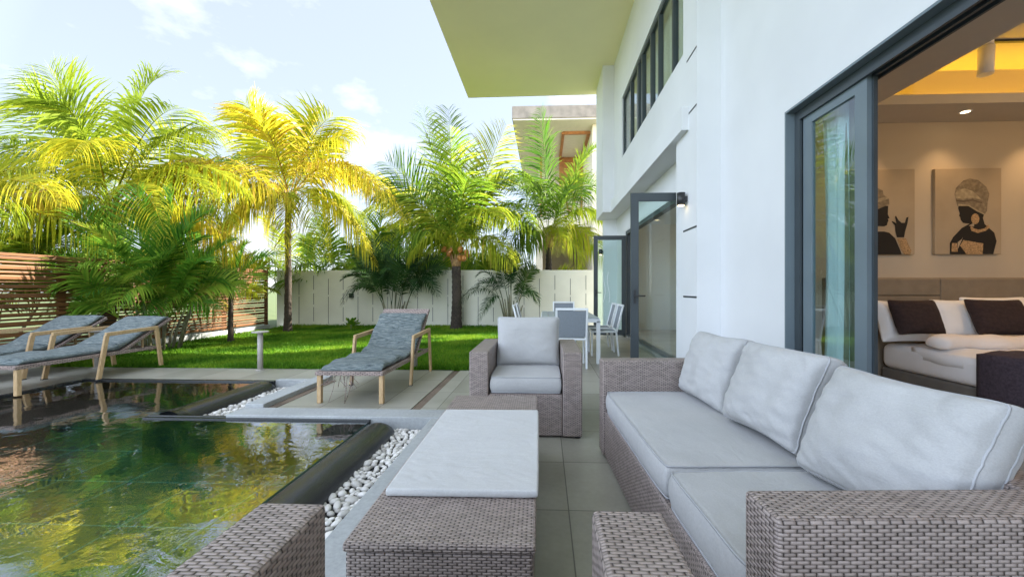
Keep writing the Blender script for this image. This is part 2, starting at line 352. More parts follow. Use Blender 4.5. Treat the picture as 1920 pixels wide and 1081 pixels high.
def cushion(name, w, d, t, parent, mat='grey fabric', te=.45, crown=.8, pinch=.03, seed=0, wr=.012, res=30, sag=0, edge_r=.12, loc=(0, 0, 0), rot=(0, 0, 0), seam=False):
    # boxy stuffed cushion: x width, y depth (height when stood up), z thickness
    idx = {}; V = []; F = []
    nx, ny, nzz = res, max(8, int(res*d/w)), 6
    def vid(i, j, k):
        key = (i, j, k)
        if key not in idx: idx[key] = len(V); V.append((2*i/nx-1, 2*j/ny-1, 2*k/nzz-1))
        return idx[key]
    for i in range(nx):
        for j in range(ny):
            F.append((vid(i, j, nzz), vid(i+1, j, nzz), vid(i+1, j+1, nzz), vid(i, j+1, nzz))); F.append((vid(i, j, 0), vid(i, j+1, 0), vid(i+1, j+1, 0), vid(i+1, j, 0)))
    for k in range(nzz):
        for i in range(nx):
            F.append((vid(i, 0, k), vid(i+1, 0, k), vid(i+1, 0, k+1), vid(i, 0, k+1))); F.append((vid(i, ny, k), vid(i, ny, k+1), vid(i+1, ny, k+1), vid(i+1, ny, k)))
        for j in range(ny):
            F.append((vid(0, j, k), vid(0, j, k+1), vid(0, j+1, k+1), vid(0, j+1, k))); F.append((vid(nx, j, k), vid(nx, j+1, k), vid(nx, j+1, k+1), vid(nx, j, k+1)))
    P = []
    for (x, y, z) in V:
        ex = 1-abs(x)**3.2; ey = 1-abs(y)**3.2
        th = te+(1-te)*(max(0, ex*ey))**.55*crown
        # edges bulge out at mid-thickness, corners rounded
        rx = 1-pinch*(1-abs(y)**2.6)*abs(x)**3; ry = 1-pinch*1.25*(1-abs(x)**2.6)*abs(y)**3
        rr = math.sqrt(1-min(1, (z*z))*.55)
        ax = abs(x)**12; ay = abs(y)**12
        X = w/2*x*rx - math.copysign(1, x)*ax*edge_r*t*(1-rr); Y = d/2*y*ry - math.copysign(1, y)*ay*edge_r*t*(1-rr)
        Z = t/2*z*th
        dd = nz((X, Y, Z), 5, seed)*.6+nz((X*1.2, Y*3.0, Z), 9, seed+3)*.35
        cr = (abs(x)**3+abs(y)**3)*.5
        k2 = abs(nz((X*1.5+Y*2.4, Y*.6-X*.7, Z*2), 7, seed+9)); k2 = max(0, .35-k2)*2.2
        X += nz((X, Y, 0), 2.5, seed+5)*wr*.35; Y += nz((X, Y, 0), 2.5, seed+6)*wr*.35
        Z += (dd*wr*max(.18, min(1, ex*ey*1.5)) - k2*wr*1.5*cr*max(.25, min(1, ex*ey*3)))*(1 if z > 0 else .4 if z == 0 else -1) - sag*(1-x*x)*(1-y*y)
        cn = min(.016, t*.075)*(abs(x)*abs(y))**6; P.append((X-math.copysign(cn, x), Y-math.copysign(cn, y), Z))
    me = bpy.data.meshes.new(name); me.from_pydata(P, [], F); me.update(); boxuv(me)
    o = link(name, me, mat, parent, True); o.location = loc; o.rotation_euler = rot
    if seam:
        for k in (0, nzz):
            lp = [(i, 0) for i in range(nx)]+[(nx, j) for j in range(ny)]+[(i, ny) for i in range(nx, 0, -1)]+[(0, j) for j in range(ny, 0, -1)]; pts = [P[idx[(i, j, k)]] for i, j in lp]
            mb = MB(); mb.tube(pts+[pts[0]], .0042, 5, cap=False); mb.build('piping', 'piping fabric', o, True)
    sb = o.modifiers.new('sub', 'SUBSURF'); sb.levels = 1; sb.render_levels = 1
    return o
# ------------------------------------------------------------------ setting: ground, terrace, pool
def slab(x0, x1, y0, y1, z0, z1, mb=None):
    mb = mb or MB(); return mb.box(x0, x1, y0, y1, z0, z1)
g = MB()
for r in ((-150, 150, 12.3, 250), (-150, -8.3, -60, 12.3), (-8.3, 150, -60, -3.2), (7.3, 150, -3.2, 12.3)):
    g.poly([(r[0], r[2], -.03), (r[1], r[2], -.03), (r[1], r[3], -.03), (r[0], r[3], -.03)])
struct('ground', g, 'ground earth')
t = MB()
t.box(-.80, 2.19, -3.2, 5.80, -.2, 0); t.box(-.9, 1.98, 5.80, 12.0, -.2, 0)
t.box(-2.79, -1.335, 3.84, 5.80, -.2, 0); t.box(-1.235, -.80, 3.84, 5.80, -.2, 0)
t.box(-8.3, -2.79, 5.06, 5.80, -.2, 0); t.box(-8.3, -6.12, -3.2, 5.06, -.2, 0)
struct('terrace', t, 'terrace tile')
t = MB(); t.box(-1.335, -1.235, 3.84, 5.80, -.2, -.012); t.box(-2.79, -2.70, 3.84, 5.06, .001, .005)
tag(t.build('gravel_strip', 'gravel'), kind='structure')
k = MB()
k.box(-1.04, -.80, -3.2, 3.60, -.3, .016, .006); k.box(-2.98, -.80, 3.60, 3.84, -.3, .022, .006)
k.box(-2.98, -2.79, 3.84, 5.14, -.3, .055, .006); k.box(-3.5, -2.98, 5.04, 5.14, -.3, .012, .004)
struct('pool_kerb', k, 'kerb concrete')
b = MB()                                            # basin
b.box(-6.1, -1.62, -3.2, 3.6, -.52, -.42); b.box(-6.1, -3.72, 3.6, 5.06, -.52, -.42)
struct('pool_floor', b, 'pool tile')
b = MB(); b.box(-6.12, -6.06, -3.2, 5.0, -1.0, -.06); b.box(-6.12, -3.5, 5.0, 5.06, -1.0, -.06); b.box(-3.75, -1.6, 3.56, 3.60, -1.0, -.06)
b.box(-1.62, -1.6, -3.2, 3.56, -1.0, -.03); b.box(-3.745, -3.72, 3.6, 5.0, -1.0, -.03); struct('pool_wall', b, 'pool wall tile')
b = MB(); b.box(-6.12, -6.06, -3.2, 5.0, -.058, .006, .004); b.box(-6.12, -3.5, 5.0, 5.06, -.058, .006, .004); b.box(-3.75, -1.6, 3.56, 3.60, -.058, -.002); b.box(-3.75, -2.98, 3.60, 3.64, -.3, .004, .01)
struct('pool_coping', b, 'wet black')
w = MB(); w.poly([(-6.06, -3.2, -.014), (-1.60, -3.2, -.014), (-1.60, 3.56, -.014), (-6.06, 3.56, -.014)])
w.poly([(-6.06, 3.56, -.014), (-3.72, 3.56, -.014), (-3.72, 5.0, -.014), (-6.06, 5.0, -.014)])
tag(w.build('pool_water', 'water'), kind='structure')
def roll(xc, y0, y1, rw, top, bot, label):
    m = MB(); bm = m.bm; n = 18; rings = []
    ys = [y0+.001]+list(np.linspace(y0+.12, y1-.16, 14))+[y1-.16+.16*math.sin(a) for a in (.35, .7, 1.0, 1.25, 1.45, 1.55)]
    for y in ys:
        e = 1.0
        if y > y1-.16: e = max(.02, math.sqrt(max(0, 1-((y-(y1-.16))/.16)**2)))
        e2 = .35+.65*e
        rings.append([bm.verts.new((xc+rw*e2*math.cos(a), y, bot+(top-bot)*e*max(-.15, math.sin(a))**(1.0) if math.sin(a) >= 0 else bot+(top-bot)*.3*math.sin(a))) for a in [2*math.pi*q/n for q in range(n)]])
    for a, c in zip(rings, rings[1:]):
        for q in range(n): bm.faces.new((a[q], c[q], c[(q+1) % n], a[(q+1) % n]))
    bm.faces.new(rings[-1]); bm.faces.new(list(reversed(rings[0])))
    return tag(m.build('pool_edge', 'black granite', smooth=True), label, 'pool edge', 'rounded black pool edges')
roll(-1.465, -3.0, 3.56, .155, .03, -.10, 'long rounded black stone pool edge beside the white pebbles near the coffee table')
roll(-3.575, 3.64, 5.03, .155, .035, -.10, 'short rounded black stone pool edge farther off, before the centre lounger')
c = MB(); c.box(-1.62, -1.04, -3.2, 3.6, -.3, -.10); c.box(-3.72, -2.98, 3.64, 5.06, -.3, -.10); struct('pebble_channel', c, 'wet black')
def pebbles(x0, x1, y0, y1, n, label, seed):
    rg = np.random.default_rng(seed)
    bm = bmesh.new(); bmesh.ops.create_icosphere(bm, subdivisions=2, radius=1); bv = np.array([v.co[:] for v in bm.verts]); bf = np.array([[v.index for v in f.verts] for f in bm.faces]); bm.free()
    V = []; F = []; T = []; pts = []
    tries = 0
    while len(pts) < n and tries < n*60:
        tries += 1; p = rg.uniform([x0, y0], [x1, y1]); r = rg.uniform(.017, .034)
        lay = 0
        cl = [(q, d) for q in pts if (d := math.hypot(p[0]-q[0], p[1]-q[1])) < (r+q[2])*.86]
        if cl:
            if len(pts) < n*.6 or len(cl) > 4 or any(q[3] == 1 for q, d in cl): continue
            lay = 1
        pts.append((p[0], p[1], r, lay))
    for i, (x, y, r, lay) in enumerate(pts):
        a = rg.uniform(0, 6.28); el = rg.uniform(1.1, 1.7); fl = rg.uniform(.5, .75); tl = rg.uniform(-.35, .35, 2)
        q = bv*np.array([r*el**.5, r/el**.5*1.05, r*fl])
        q = q*(1+.07*np.sin(bv[:, [1, 2, 0]]*3+i))
        m = np.array(Matrix.Rotation(a, 3, 'Z') @ Matrix.Rotation(tl[0], 3, 'X') @ Matrix.Rotation(tl[1], 3, 'Y'))
        q = q@m.T+np.array([x, y, -.10+r*.55+lay*.035])
        F.append(bf+len(V)*len(bv)); V.append(q); T.append(np.full(len(bv), rg.random()))
    return tag(npmesh('pebble_bed', np.concatenate(V), np.concatenate(F), 'pebble', None, np.concatenate(T), True), label, 'pebbles', kind='stuff')
pebbles(-1.36, -1.05, .5, 3.58, 1150, 'bed of smooth white pebbles between long black pool edge and grey kerb', 3)
pebbles(-3.45, -2.99, 3.66, 5.02, 720, 'bed of smooth white pebbles beside the far short pool edge', 4)
# lawn
l = MB(); l.box(-8.16, -.9, 5.80, 12.2, -.2, -.012); struct('lawn_soil', l, 'soil')
def grass():
    rg = np.random.default_rng(5); n = 120000
    x = rg.uniform(-8.1, -.88, n); y = 5.795+(12.15-5.795)*rg.random(n)**1.35
    edge = np.minimum(1, (12.15-y)/.7); h = rg.uniform(.035, .075, n)*(1+.9*(1-edge)); a = rg.uniform(0, 6.28, n); w = rg.uniform(.004, .008, n)*(1+(y-5.8)*.10)
    lean = rg.uniform(.1, .8, n)*h; b = rg.uniform(0, 6.28, n)
    d = np.stack([np.cos(a)*w, np.sin(a)*w, 0*a], 1); p = np.stack([x, y, np.full(n, -.014)], 1); mid = p+np.stack([np.cos(b)*lean*.35, np.sin(b)*lean*.35, h*.6], 1); tip = p+np.stack([np.cos(b)*lean, np.sin(b)*lean, h], 1)
    V = np.stack([p-d, p+d, mid+d*.7, tip, mid-d*.7], 1).reshape(-1, 3); i = np.arange(n)*5
    F = np.concatenate([np.stack([i, i+1, i+2], 1), np.stack([i, i+2, i+4], 1), np.stack([i+4, i+2, i+3], 1)])
    pn = np.array([noise.noise(Vector((xx*1.3, yy*1.3, 0))) for xx, yy in zip(x[::1], y[::1])])
    T = np.clip(.48+.75*pn+rg.normal(0, .2, n), 0, 1)
    tag(npmesh('lawn_grass', V, F, 'grass', None, np.repeat(T, 5)), 'short green lawn grass between the terrace and the garden wall', 'grass', kind='stuff')
grass()

# ------------------------------------------------------------------ villa
SOF = 6.78; XP = 1.734; XL = 1.99; XB = 2.0; YS = 4.62
villa = thing('villa', 'white two-storey villa with deep flat roof overhang and charcoal glass doors', 'house', (2.0, 4, 0))
VI = Matrix.Translation((-2.0, -4, 0))
def vpart(mb, name, mat, parent=None, smooth=False):
    bmesh.ops.transform(mb.bm, matrix=VI, verts=mb.bm.verts)
    return mb.build(name, mat, parent or villa, smooth)
w = MB()
WY0, WY1, WZ0, WZ1 = 5.07, 9.04, 4.13, 5.47        # upper window opening
w.box(XP, XP+.25, YS, WY0, 0.0, SOF) if False else None
# facade with the upper window
w.box(XP, XP+.25, YS+.26, WY0, 3.11, SOF); w.box(XP, XP+.25, WY1, 11.3, 3.11, SOF)
w.box(XP, XP+.25, WY0, WY1, 3.11, WZ0); w.box(XP, XP+.25, WY0, WY1, WZ1, SOF)
# grooved pilaster at the step
w.box(XP, 2.19, YS, YS+.26, 0, SOF); w.box(XP, XL, YS+.26, 5.33, 0, 3.11)
# beam
w.box(1.65, XP, 4.88, 11.3, 3.11, 3.39)
# far end pilaster and return wall
w.box(1.455, XP, 10.05, 11.3, 3.112, SOF)
w.box(1.63, 2.19, 11.1, 11.3, 0, 3.11)
# lower wall round the door opening  Y 5.45..9.9, z .06..2.6
w.box(XL, 2.19, 5.33, 5.42, 0, 2.6); w.box(XL, 2.19, 9.92, 11.1, 0, 2.6); w.box(XL, 2.19, YS+.26, 11.1, 2.6, 3.11)
w.box(XP+.25, 2.19, YS+.26, 11.3, 3.11, 3.30)
# bedroom block wall X = 2, opening Y -1..3.40, z .05..2.66
w.box(XB, 2.2, 3.40, YS, 0, SOF); w.box(XB, 2.2, -3.2, -1.0, 0, SOF); w.box(XB, 2.2, -1.0, 3.40, 2.66, SOF)
vpart(w, 'wall', 'plaster')
s = MB(); s.poly([(-2.2, -3.5, SOF), (9, -3.5, SOF), (9, 11.45, SOF), (-2.24, 11.6, SOF)][::-1])
s.poly([(-2.2, -3.5, SOF+.35), (9, -3.5, SOF+.35), (9, 11.45, SOF+.35), (-2.24, 11.6, SOF+.35)])
for a, c in (((-2.2, -3.5), (9, -3.5)), ((9, -3.5), (9, 11.45)), ((9, 11.45), (-2.24, 11.6)), ((-2.24, 11.6), (-2.2, -3.5))):
    s.poly([(*a, SOF), (*c, SOF), (*c, SOF+.35), (*a, SOF+.35)])
vpart(s, 'roof', 'soffit paint')
# grooves on pilaster
for z in (.30, 1.09, 1.90, 3.27+.02, 3.95, 4.72):
    gm = MB(); gm.box(XP-.003, XP+.004, YS+.004, 5.06 if z < 3 else 4.87 if z < 3.5 else 4.94, z, z+.021); vpart(gm, 'groove', 'groove')
# bedroom and living room shells
r = MB()
r.box(2.2, 7.2, 4.3, 4.5, 0, 3.6); r.box(7.0, 7.2, -3.0, 4.3, 0, 3.6); r.box(2.2, 7.0, -3.0, -2.8, 0, 3.6)
vpart(r, 'bedroom_wall', 'interior wall')
r = MB(); r.box(2.19, 7.2, -3.0, 4.4, 3.45, 3.6)
r.box(2.2, 3.1, -2.8, 4.3, 2.92, 3.01); r.box(3.1, 7.0, 3.87, 4.18, 2.92, 3.01); r.box(3.1, 7.0, 4.18, 4.3, 2.92, 2.95)
vpart(r, 'bedroom_ceiling', 'interior ceiling')
r = MB(); r.box(3.12, 7.0, 4.215, 4.285, 2.955, 2.975); vpart(r, 'cove_light', 'cove led')
r = MB(); r.box(2.2, 7.2, -3.0, 4.3, -.15, .04); r.box(2.0, 2.2, -1.0, 3.4, -.15, .04); vpart(r, 'floor', 'interior tile')
r = MB(); r.box(7.0, 7.2, 4.5, 11.3, 0, 3.1); r.box(2.19, 7.2, 11.3, 11.5, 0, 3.3); r.box(2.19, 7.2, 4.5, 11.3, 3.0, 3.1); r.box(5.2, 5.35, 7.6, 11.3, 0.04, 3.0)
vpart(r, 'living_room_wall', 'plaster')
r = MB(); r.box(1.99, 7.2, 4.5, 11.3, -.15, .045); vpart(r, 'living_room_floor', 'interior tile')
r = MB(); r.box(7.1, 7.2, 4.3, 11.4, 3.3, SOF); r.box(2.0, 7.1, 11.2, 11.3, 3.3, SOF); r.box(2.2, 7.1, 4.4, 4.5, 3.6, SOF); vpart(r, 'upper_room_wall', 'interior wall')
# upper window: frame, mullions, panes
wf = MB(); x0, x1 = XP+.03, XP+.10
wf.box(x0, x1, WY0, WY1, WZ0, WZ0+.045); wf.box(x0, x1, WY0, WY1, WZ1-.06, WZ1); wf.box(x0, x1, WY0, WY0+.05, WZ0+.045, WZ1-.06); wf.box(x0, x1, WY1-.06, WY1, WZ0+.045, WZ1-.06)
for y, ww in ((8.22, .05), (7.61, .12), (7.28, .07), (6.68, .06), (6.23, .05), (5.55, .06)): wf.box(x0-.01, x1-.004, y-ww/2, y+ww/2, WZ0+.046, WZ1-.061)
wo = vpart(wf, 'window', 'charcoal metal')
p = MB(); p.box(x0+.025, x0+.033, WY0+.05, WY1-.06, WZ0+.045, WZ1-.06); vpart(p, 'pane', 'window glass', wo)
# curtain behind upper window
def curtain(name, x, y0, y1, z0, z1, amp, wl, mat, label, taper=0, seed=0):
    n = 90; m = MB(); bm = m.bm; rows = []
    for k in range(13):
        f = k/12; row = []
        for i in range(n+1):
            u = i/n; y = y0+(y1-y0)*u*(1-taper*math.sin(f*3.14)*.5); row.append(bm.verts.new((x+amp*math.sin(u*(y1-y0)/wl*6.283+seed)*(.7+.3*f), y, z1+(z0-z1)*f)))
        rows.append(row)
    for a, c in zip(rows, rows[1:]):
        for i in range(n): bm.faces.new((a[i], a[i+1], c[i+1], c[i]))
    return tag(m.build(name, mat, None, True), label, 'curtain')
curtain('curtain', 1.93, 5.0, 9.0, 4.0, 5.6, .03, .16, 'sheer curtain', 'pale sheer curtain hanging behind the long upper floor window')
# bedroom sliding door: outer frame + one closed panel at the far end
f = MB()
f.box(2.066, 2.19, 3.345, 3.385, .05, 2.645); f.box(2.066, 2.19, -1.0, 3.345, 2.60, 2.645); f.box(2.03, 2.19, -1.0, 3.345, .041, .07)
f.box(2.06, 2.08, -1.0, 3.34, 2.565, 2.60); f.box(2.115, 2.135, -1.0, 3.34, 2.565, 2.60); f.box(2.17, 2.185, -1.0, 3.34, 2.565, 2.60)
f.box(2.06, 2.08, 3.31, 3.345, .07, 2.565); f.box(2.115, 2.135, 3.31, 3.345, .07, 2.565)
fo = vpart(f, 'sliding_door_frame', 'charcoal metal')
f = MB(); f.box(2.082, 2.112, 3.20, 3.30, .07, 2.60); f.box(2.082, 2.112, 2.665, 2.766, .07, 2.60); f.box(2.082, 2.112, 2.766, 3.20, 2.50, 2.60); f.box(2.082, 2.112, 2.766, 3.20, .07, .17)
f2 = vpart(f, 'sliding_door', 'grey metal'); f = MB(); f.box(1.996, 2.19, 3.385, 3.402, .05, 2.662); f.box(1.996, 2.19, -1.0, 3.385, 2.645, 2.662); vpart(f, 'door_reveal', 'grey metal')
f = MB(); f.box(2.094, 2.10, 2.766, 3.20, .17, 2.50); vpart(f, 'pane', 'panel glass', f2)
f = MB(); f.box(2.114, 2.14, 2.652, 2.72, .07, 2.60); vpart(f, 'sliding_door_stile', 'charcoal metal')
curtain('curtain', 2.24, 3.05, 3.34, .06, 2.88, .025, .13, 'sheer curtain', 'white sheer curtain gathered behind the bedroom sliding glass panel', .35, 1)
curtain('curtain', 2.27, 2.90, 3.10, .06, 2.88, .03, .14, 'drape brown', 'olive brown drape beside the white sheer curtain in the bedroom', .2, 2)
# living room door: frame + two open leaves + a closed dark panel line
f = MB(); f.box(2.0, 2.12, 5.42, 5.49, .05, 2.6); f.box(2.0, 2.12, 9.85, 9.92, .05, 2.6); f.box(2.0, 2.12, 5.49, 9.85, 2.52, 2.6); f.box(1.985, 2.12, 5.49, 9.85, .046, .09)
f.box(2.03, 2.09, 9.25, 9.34, .09, 2.52)
vpart(f, 'door_frame', 'charcoal metal')
def leafdoor(x0, x1, y, z0, z1, st, label):
    f = MB(); f.box(x0, x0+st, y-.02, y+.02, z0, z1); f.box(x1-st, x1, y-.02, y+.02, z0, z1); f.box(x0+st, x1-st, y-.02, y+.02, z1-st*1.05, z1); f.box(x0+st, x1-st, y-.02, y+.02, z0, z0+st*1.3)
    o = vpart(f, 'glass_door', 'charcoal metal'); o['label'] = label
    f = MB(); f.box(x0+st, x1-st, y-.004, y+.004, z0+st*1.3, z1-st*1.05); vpart(f, 'pane', 'door glass', o)
    f = MB(); f.box(x0+st*.35, x0+st*.65, y-.03, y-.021, 1.0, 1.18); f.bar((x0+st*.5, y-.03, 1.1), (x0+st*.5, y-.075, 1.1), .018); f.bar((x0+st*.5, y-.07, 1.1), (x0+st*.5+.13, y-.07, 1.1), .02); vpart(f, 'handle', 'black metal', o)
leafdoor(1.165, 1.90, 5.46, .06, 2.49, .105, 'near open glass door leaf')
leafdoor(1.20, 1.98, 9.83, .06, 2.49, .10, 'far open glass door leaf')
f = MB()
for k, xx in enumerate((1.44, 1.55)):
    f.tube([(xx+.035*math.sin(z*7+k)+.03*(z-1), 9.80, z) for z in np.linspace(.85, 1.6, 16)], .006, 5)
vpart(f, 'wavy_reflection', 'white metal')  # reflected lines on the far door glass, put in as white tubes
# wall lights on the villa
def wall_light(loc, label):
    o = thing('wall_light', label, 'wall lamp', loc, group='black cylinder wall lamps')
    MB().tube([(-.07, 0, -.075), (-.07, 0, .075)], .05, 18).build('body', 'black metal', o)
    MB().box(-.03, 0, -.03, .03, -.03, .03).build('bracket', 'black metal', o)
    MB().tube([(-.07, 0, -.082), (-.07, 0, -.076)], .036, 16).build('lens', 'lamp glow', o)
    return o
wall_light((XP, 4.94, 2.29), 'black cylinder wall lamp on the white wall beside the near open glass door')
wall_light((1.63, 11.2, 2.22), 'small black wall lamp at the far end of the villa')

# ------------------------------------------------------------------ bedroom contents
bed = thing('bed', 'wide bed with brown upholstered headboard and white sheets in the bedroom', 'bed', (4.4, 3.2, .04))
def bp(mb, name, mat, parent=bed, smooth=False, loc=(4.4, 3.2, .04)):
    bmesh.ops.transform(mb.bm, matrix=Matrix.Translation((-loc[0], -loc[1], -loc[2])), verts=mb.bm.verts); return mb.build(name, mat, parent, smooth)
bp(MB().box(3.42, 5.4, 2.0, 4.2, .04, .41, .02), 'base', 'bed base fabric')
bp(MB().box(3.40, 5.42, 1.98, 4.19, .41, .655, .07, 4), 'mattress', 'linen white', smooth=True)
h = MB(); h.box(2.9, 5.9, 4.24, 4.299, .04, 1.31, .01)
for (a, c, z0, z1) in ((2.9, 4.0, 1.13, 1.30), (4.005, 5.9, .99, 1.30), (2.9, 4.0, .80, 1.125), (4.005, 5.9, .6, .985)): h.box(a, c, 4.20, 4.24, z0, z1, .012)
bp(h, 'headboard', 'headboard fabric')
def sheet(name, x0, x1, y0, y1, top, drop, mat, label, cat, amp=.01, seed=0, th=.0):
    m = MB(); bm = m.bm; nx, ny = 46, 30; g = []
    for j in range(ny+1):
        row = []
        for i in range(nx+1):
            s_ = (i/nx)*(x1-x0+2*drop)-drop; y = y0+(y1-y0)*j/ny
            if s_ < 0: x = x0-.015-.01*math.sin(y*9+seed); z = top+s_
            elif s_ > x1-x0: x = x1+.015; z = top-(s_-(x1-x0))
            else:
                x = x0+s_; e = min(s_, x1-x0-s_); z = top-.05*math.exp(-e/.035)
            z += amp*nz((x, y, 0), 5, seed)+amp*.6*nz((x, y*2, 0), 11, seed); row.append(bm.verts.new((x, y, z)))
        g.append(row)
    for a, c in zip(g, g[1:]):
        for i in range(nx): bm.faces.new((a[i], a[i+1], c[i+1], c[i]))
    bm.normal_update()
    o = tag(m.build(name, mat, None, True), label, cat); md = o.modifiers.new('sol', 'SOLIDIFY'); md.thickness = .012; return o
sheet('duvet', 3.415, 5.405, 2.02, 3.85, .675, .12, 'linen white', 'white duvet spread flat over the bed', 'duvet', .018, 1)
def roll_cloth():
    m = MB(); pts = []; rs = []
    for i in range(40):
        f = i/39; pts.append((3.40+2.02*f, 3.70-.10*math.exp(-f*8)+.015*math.sin(f*20), .735+.012*math.sin(f*13))); rs.append(.105*(1-.3*math.exp(-f*30))*(1+.08*math.sin(f*31)))
    m.tube(pts, rs, 16)
    for v in m.bm.verts: v.co.z = .725+(v.co.z-.735)*.62; v.co.y += .02*nz(v.co, 9, 2); v.co.z += .012*nz(v.co, 8, 4)
    tag(m.build('folded_blanket', 'linen blush', None, True), 'pale blush folded-back edge of bedding across the bed below the pillows', 'blanket')
roll_cloth()
sheet('bed_runner', 3.40, 5.42, 2.25, 3.27, .715, .39, 'plum throw', 'dark plum bed runner draped across the foot of the bed', 'bed runner', .012, 5)
def pillow(x, y, z, w, h, t, tilt, rz, mat, label, cat, seed, group=None, name='pillow'):
    o = cushion(name, w, h, t, None, mat, te=.10, crown=1, pinch=.09, seed=seed, wr=.012, res=20, edge_r=.05, loc=(x, y, z), rot=(R(90-tilt), 0, R(rz)))
    return tag(o, label, cat, group)
pillow(3.47+.05, 4.02, .885, .60, .44, .20, 18, 0, 'linen white', 'white pillow at the left end of the bed, half hidden by the sliding door', 'pillow', 1, 'white bed pillows')
pillow(4.05, 4.04, .895, .56, .44, .20, 18, 2, 'linen white', 'white pillow between the two dark cushions on the bed', 'pillow', 2, 'white bed pillows')
pillow(4.42, 4.09, .915, .60, .44, .20, 14, -4, 'linen white', 'white pillow behind the right dark cushion on the bed', 'pillow', 3, 'white bed pillows')
pillow(3.46, 3.86, .935, .44, .36, .16, 22, 0, 'maroon fabric', 'dark maroon cushion leaning on the pillows nearer the sliding door', 'cushion', 4, 'dark bed cushions', 'bed_cushion')
pillow(4.20, 3.86, .935, .50, .38, .16, 24, -3, 'maroon fabric', 'dark maroon cushion under the picture of the seated woman', 'cushion', 5, 'dark bed cushions', 'bed_cushion')
def flat(pts, ox, oz, sx, sz, y, mb, mat):
    mb.poly([(ox+sx*p[0], y, oz+sz*p[1]) for p in pts], mat)
def ell(cx, cz, rx, rz, n=22, a0=0, a1=6.283): return [(cx+rx*math.cos(a0+(a1-a0)*i/n), cz+rz*math.sin(a0+(a1-a0)*i/n)) for i in range(n)]
def canvas(x0, x1, z0, z1, label, which):
    o = thing('canvas_print', label, 'picture', ((x0+x1)/2, 4.3, z0), group='canvas pictures above the bed'); wd = x1-x0; hh = z1-z0
    MB().box(-wd/2, wd/2, -.035, -.001, 0, hh, .004).build('canvas', 'art canvas', o)
    m = MB(); A = lambda pts, mat, k: flat(pts, -wd/2, 0, wd, hh, -.0365-.0006*k, m, mat)
    if which == 0:                                   # woman facing left, u v fractions measured from the photo
        A([(.36, .30), (.40, .355), (.385, .395), (.37, .42), (.355, .44), (.36, .50), (.345, .56), (.36, .60), (.75, .60), (.78, .52), (.735, .44), (.73, .37), (.80, .31), (.89, .24), (.92, .15), (.87, 0), (.28, 0), (.23, .02), (.22, .12), (.24, .16), (.33, .22), (.44, .31), (.50, .335), (.44, .355), (.415, .365), (.40, .36), (.37, .30), (.30, .24), (.25, .17)][::-1] if False else [(.22, .0), (.22, .13), (.27, .20), (.40, .305), (.52, .355), (.455, .36), (.42, .365), (.385, .40), (.375, .435), (.36, .445), (.37, .475), (.345, .535), (.36, .60), (.74, .60), (.75, .50), (.72, .42), (.745, .35), (.80, .31), (.89, .25), (.925, .15), (.875, 0)], 0, 0)
        A([(.335, .56), (.29, .70), (.31, .77), (.36, .81), (.42, .855), (.52, .88), (.65, .86), (.77, .78), (.815, .70), (.79, .60), (.78, .50), (.74, .455), (.64, .50), (.55, .555), (.42, .565)], 1, 1)
        A([(.30, .70), (.335, .745), (.44, .765), (.56, .735), (.68, .65), (.69, .635), (.55, .655), (.42, .64), (.305, .655)], 2, 2)
        A([(.31, .635), (.42, .625), (.56, .64), (.70, .60), (.71, .585), (.56, .62), (.42, .605), (.315, .615)], 3, 3)
        A([(.345, .585), (.50, .575), (.62, .52), (.74, .47), (.74, .455), (.62, .50), (.50, .56), (.345, .56)], 2, 3)
        A(ell(.60, .41, .062, .062), 4, 4)
        A([(.525, .31), (.545, .27), (.64, .245), (.76, .27), (.82, .31), (.80, .345), (.74, .30), (.65, .285), (.58, .30), (.545, .33)], 4, 4)
        A([(.50, .33), (.59, .37), (.58, .32)], 5, 4)
        A([(.37, .10), (.42, .165), (.72, .125), (.71, .0), (.47, .0)], 4, 5); A([(.24, .03), (.335, .03), (.325, .13), (.25, .13)], 4, 5)
        A([(.335, .14), (.395, .175), (.415, .20), (.35, .08), (.335, .06)], 5, 5)
    else:                                            # woman facing right with raised hand
        Q = lambda pts, d=.20: [(min(.985, p[0]+d), p[1]) for p in pts]
        A(Q([(.12, 0), (.12, .20), (.30, .27), (.38, .27), (.45, .255), (.53, .19), (.60, .05), (.62, 0)]), 0, 0)
        A(Q([(.06, .30), (.20, .34), (.26, .335), (.38, .33), (.42, .345), (.425, .37), (.44, .40), (.43, .42), (.455, .425), (.43, .47), (.435, .57), (.06, .57)]), 0, 0)
        A(Q([(.05, .50), (.20, .50), (.40, .57), (.45, .585), (.445, .65), (.37, .70), (.36, .75), (.27, .79), (.05, .82)]), 1, 1)
        A(Q([(.05, .60), (.25, .60), (.43, .65), (.42, .68), (.25, .64), (.05, .65)]), 2, 2)
        A(Q([(.60, .20), (.58, .28), (.575, .34), (.53, .385), (.545, .39), (.595, .365), (.575, .44), (.59, .455), (.62, .405), (.665, .37), (.71, .37), (.73, .43), (.76, .44), (.745, .36), (.715, .27), (.70, .20)], .15), 0, 2)
        A(Q([(.60, .19), (.72, .19), (.80, .04), (.78, 0), (.70, 0), (.66, .05)], .15), 4, 3); A(Q([(.14, .05), (.24, .24), (.14, .27), (.06, .2)]), 4, 3); A(Q(ell(.19, .38, .06, .06)), 4, 3)
    m.build('printed_figure', ['art black', 'art turban', 'art turban light', 'art line', 'art bead', 'art canvas'], o)
canvas(4.01, 4.66, 1.55, 2.43, 'canvas print of a turbaned woman facing left above the bed', 0)
canvas(3.08, 3.81, 1.55, 2.43, 'canvas print of a woman with raised hand, partly behind the sliding door', 1)
tl = thing('track_light', 'white cylinder spotlight on ceiling track above the bed', 'spotlight', (4.0, 3.79, 3.45))
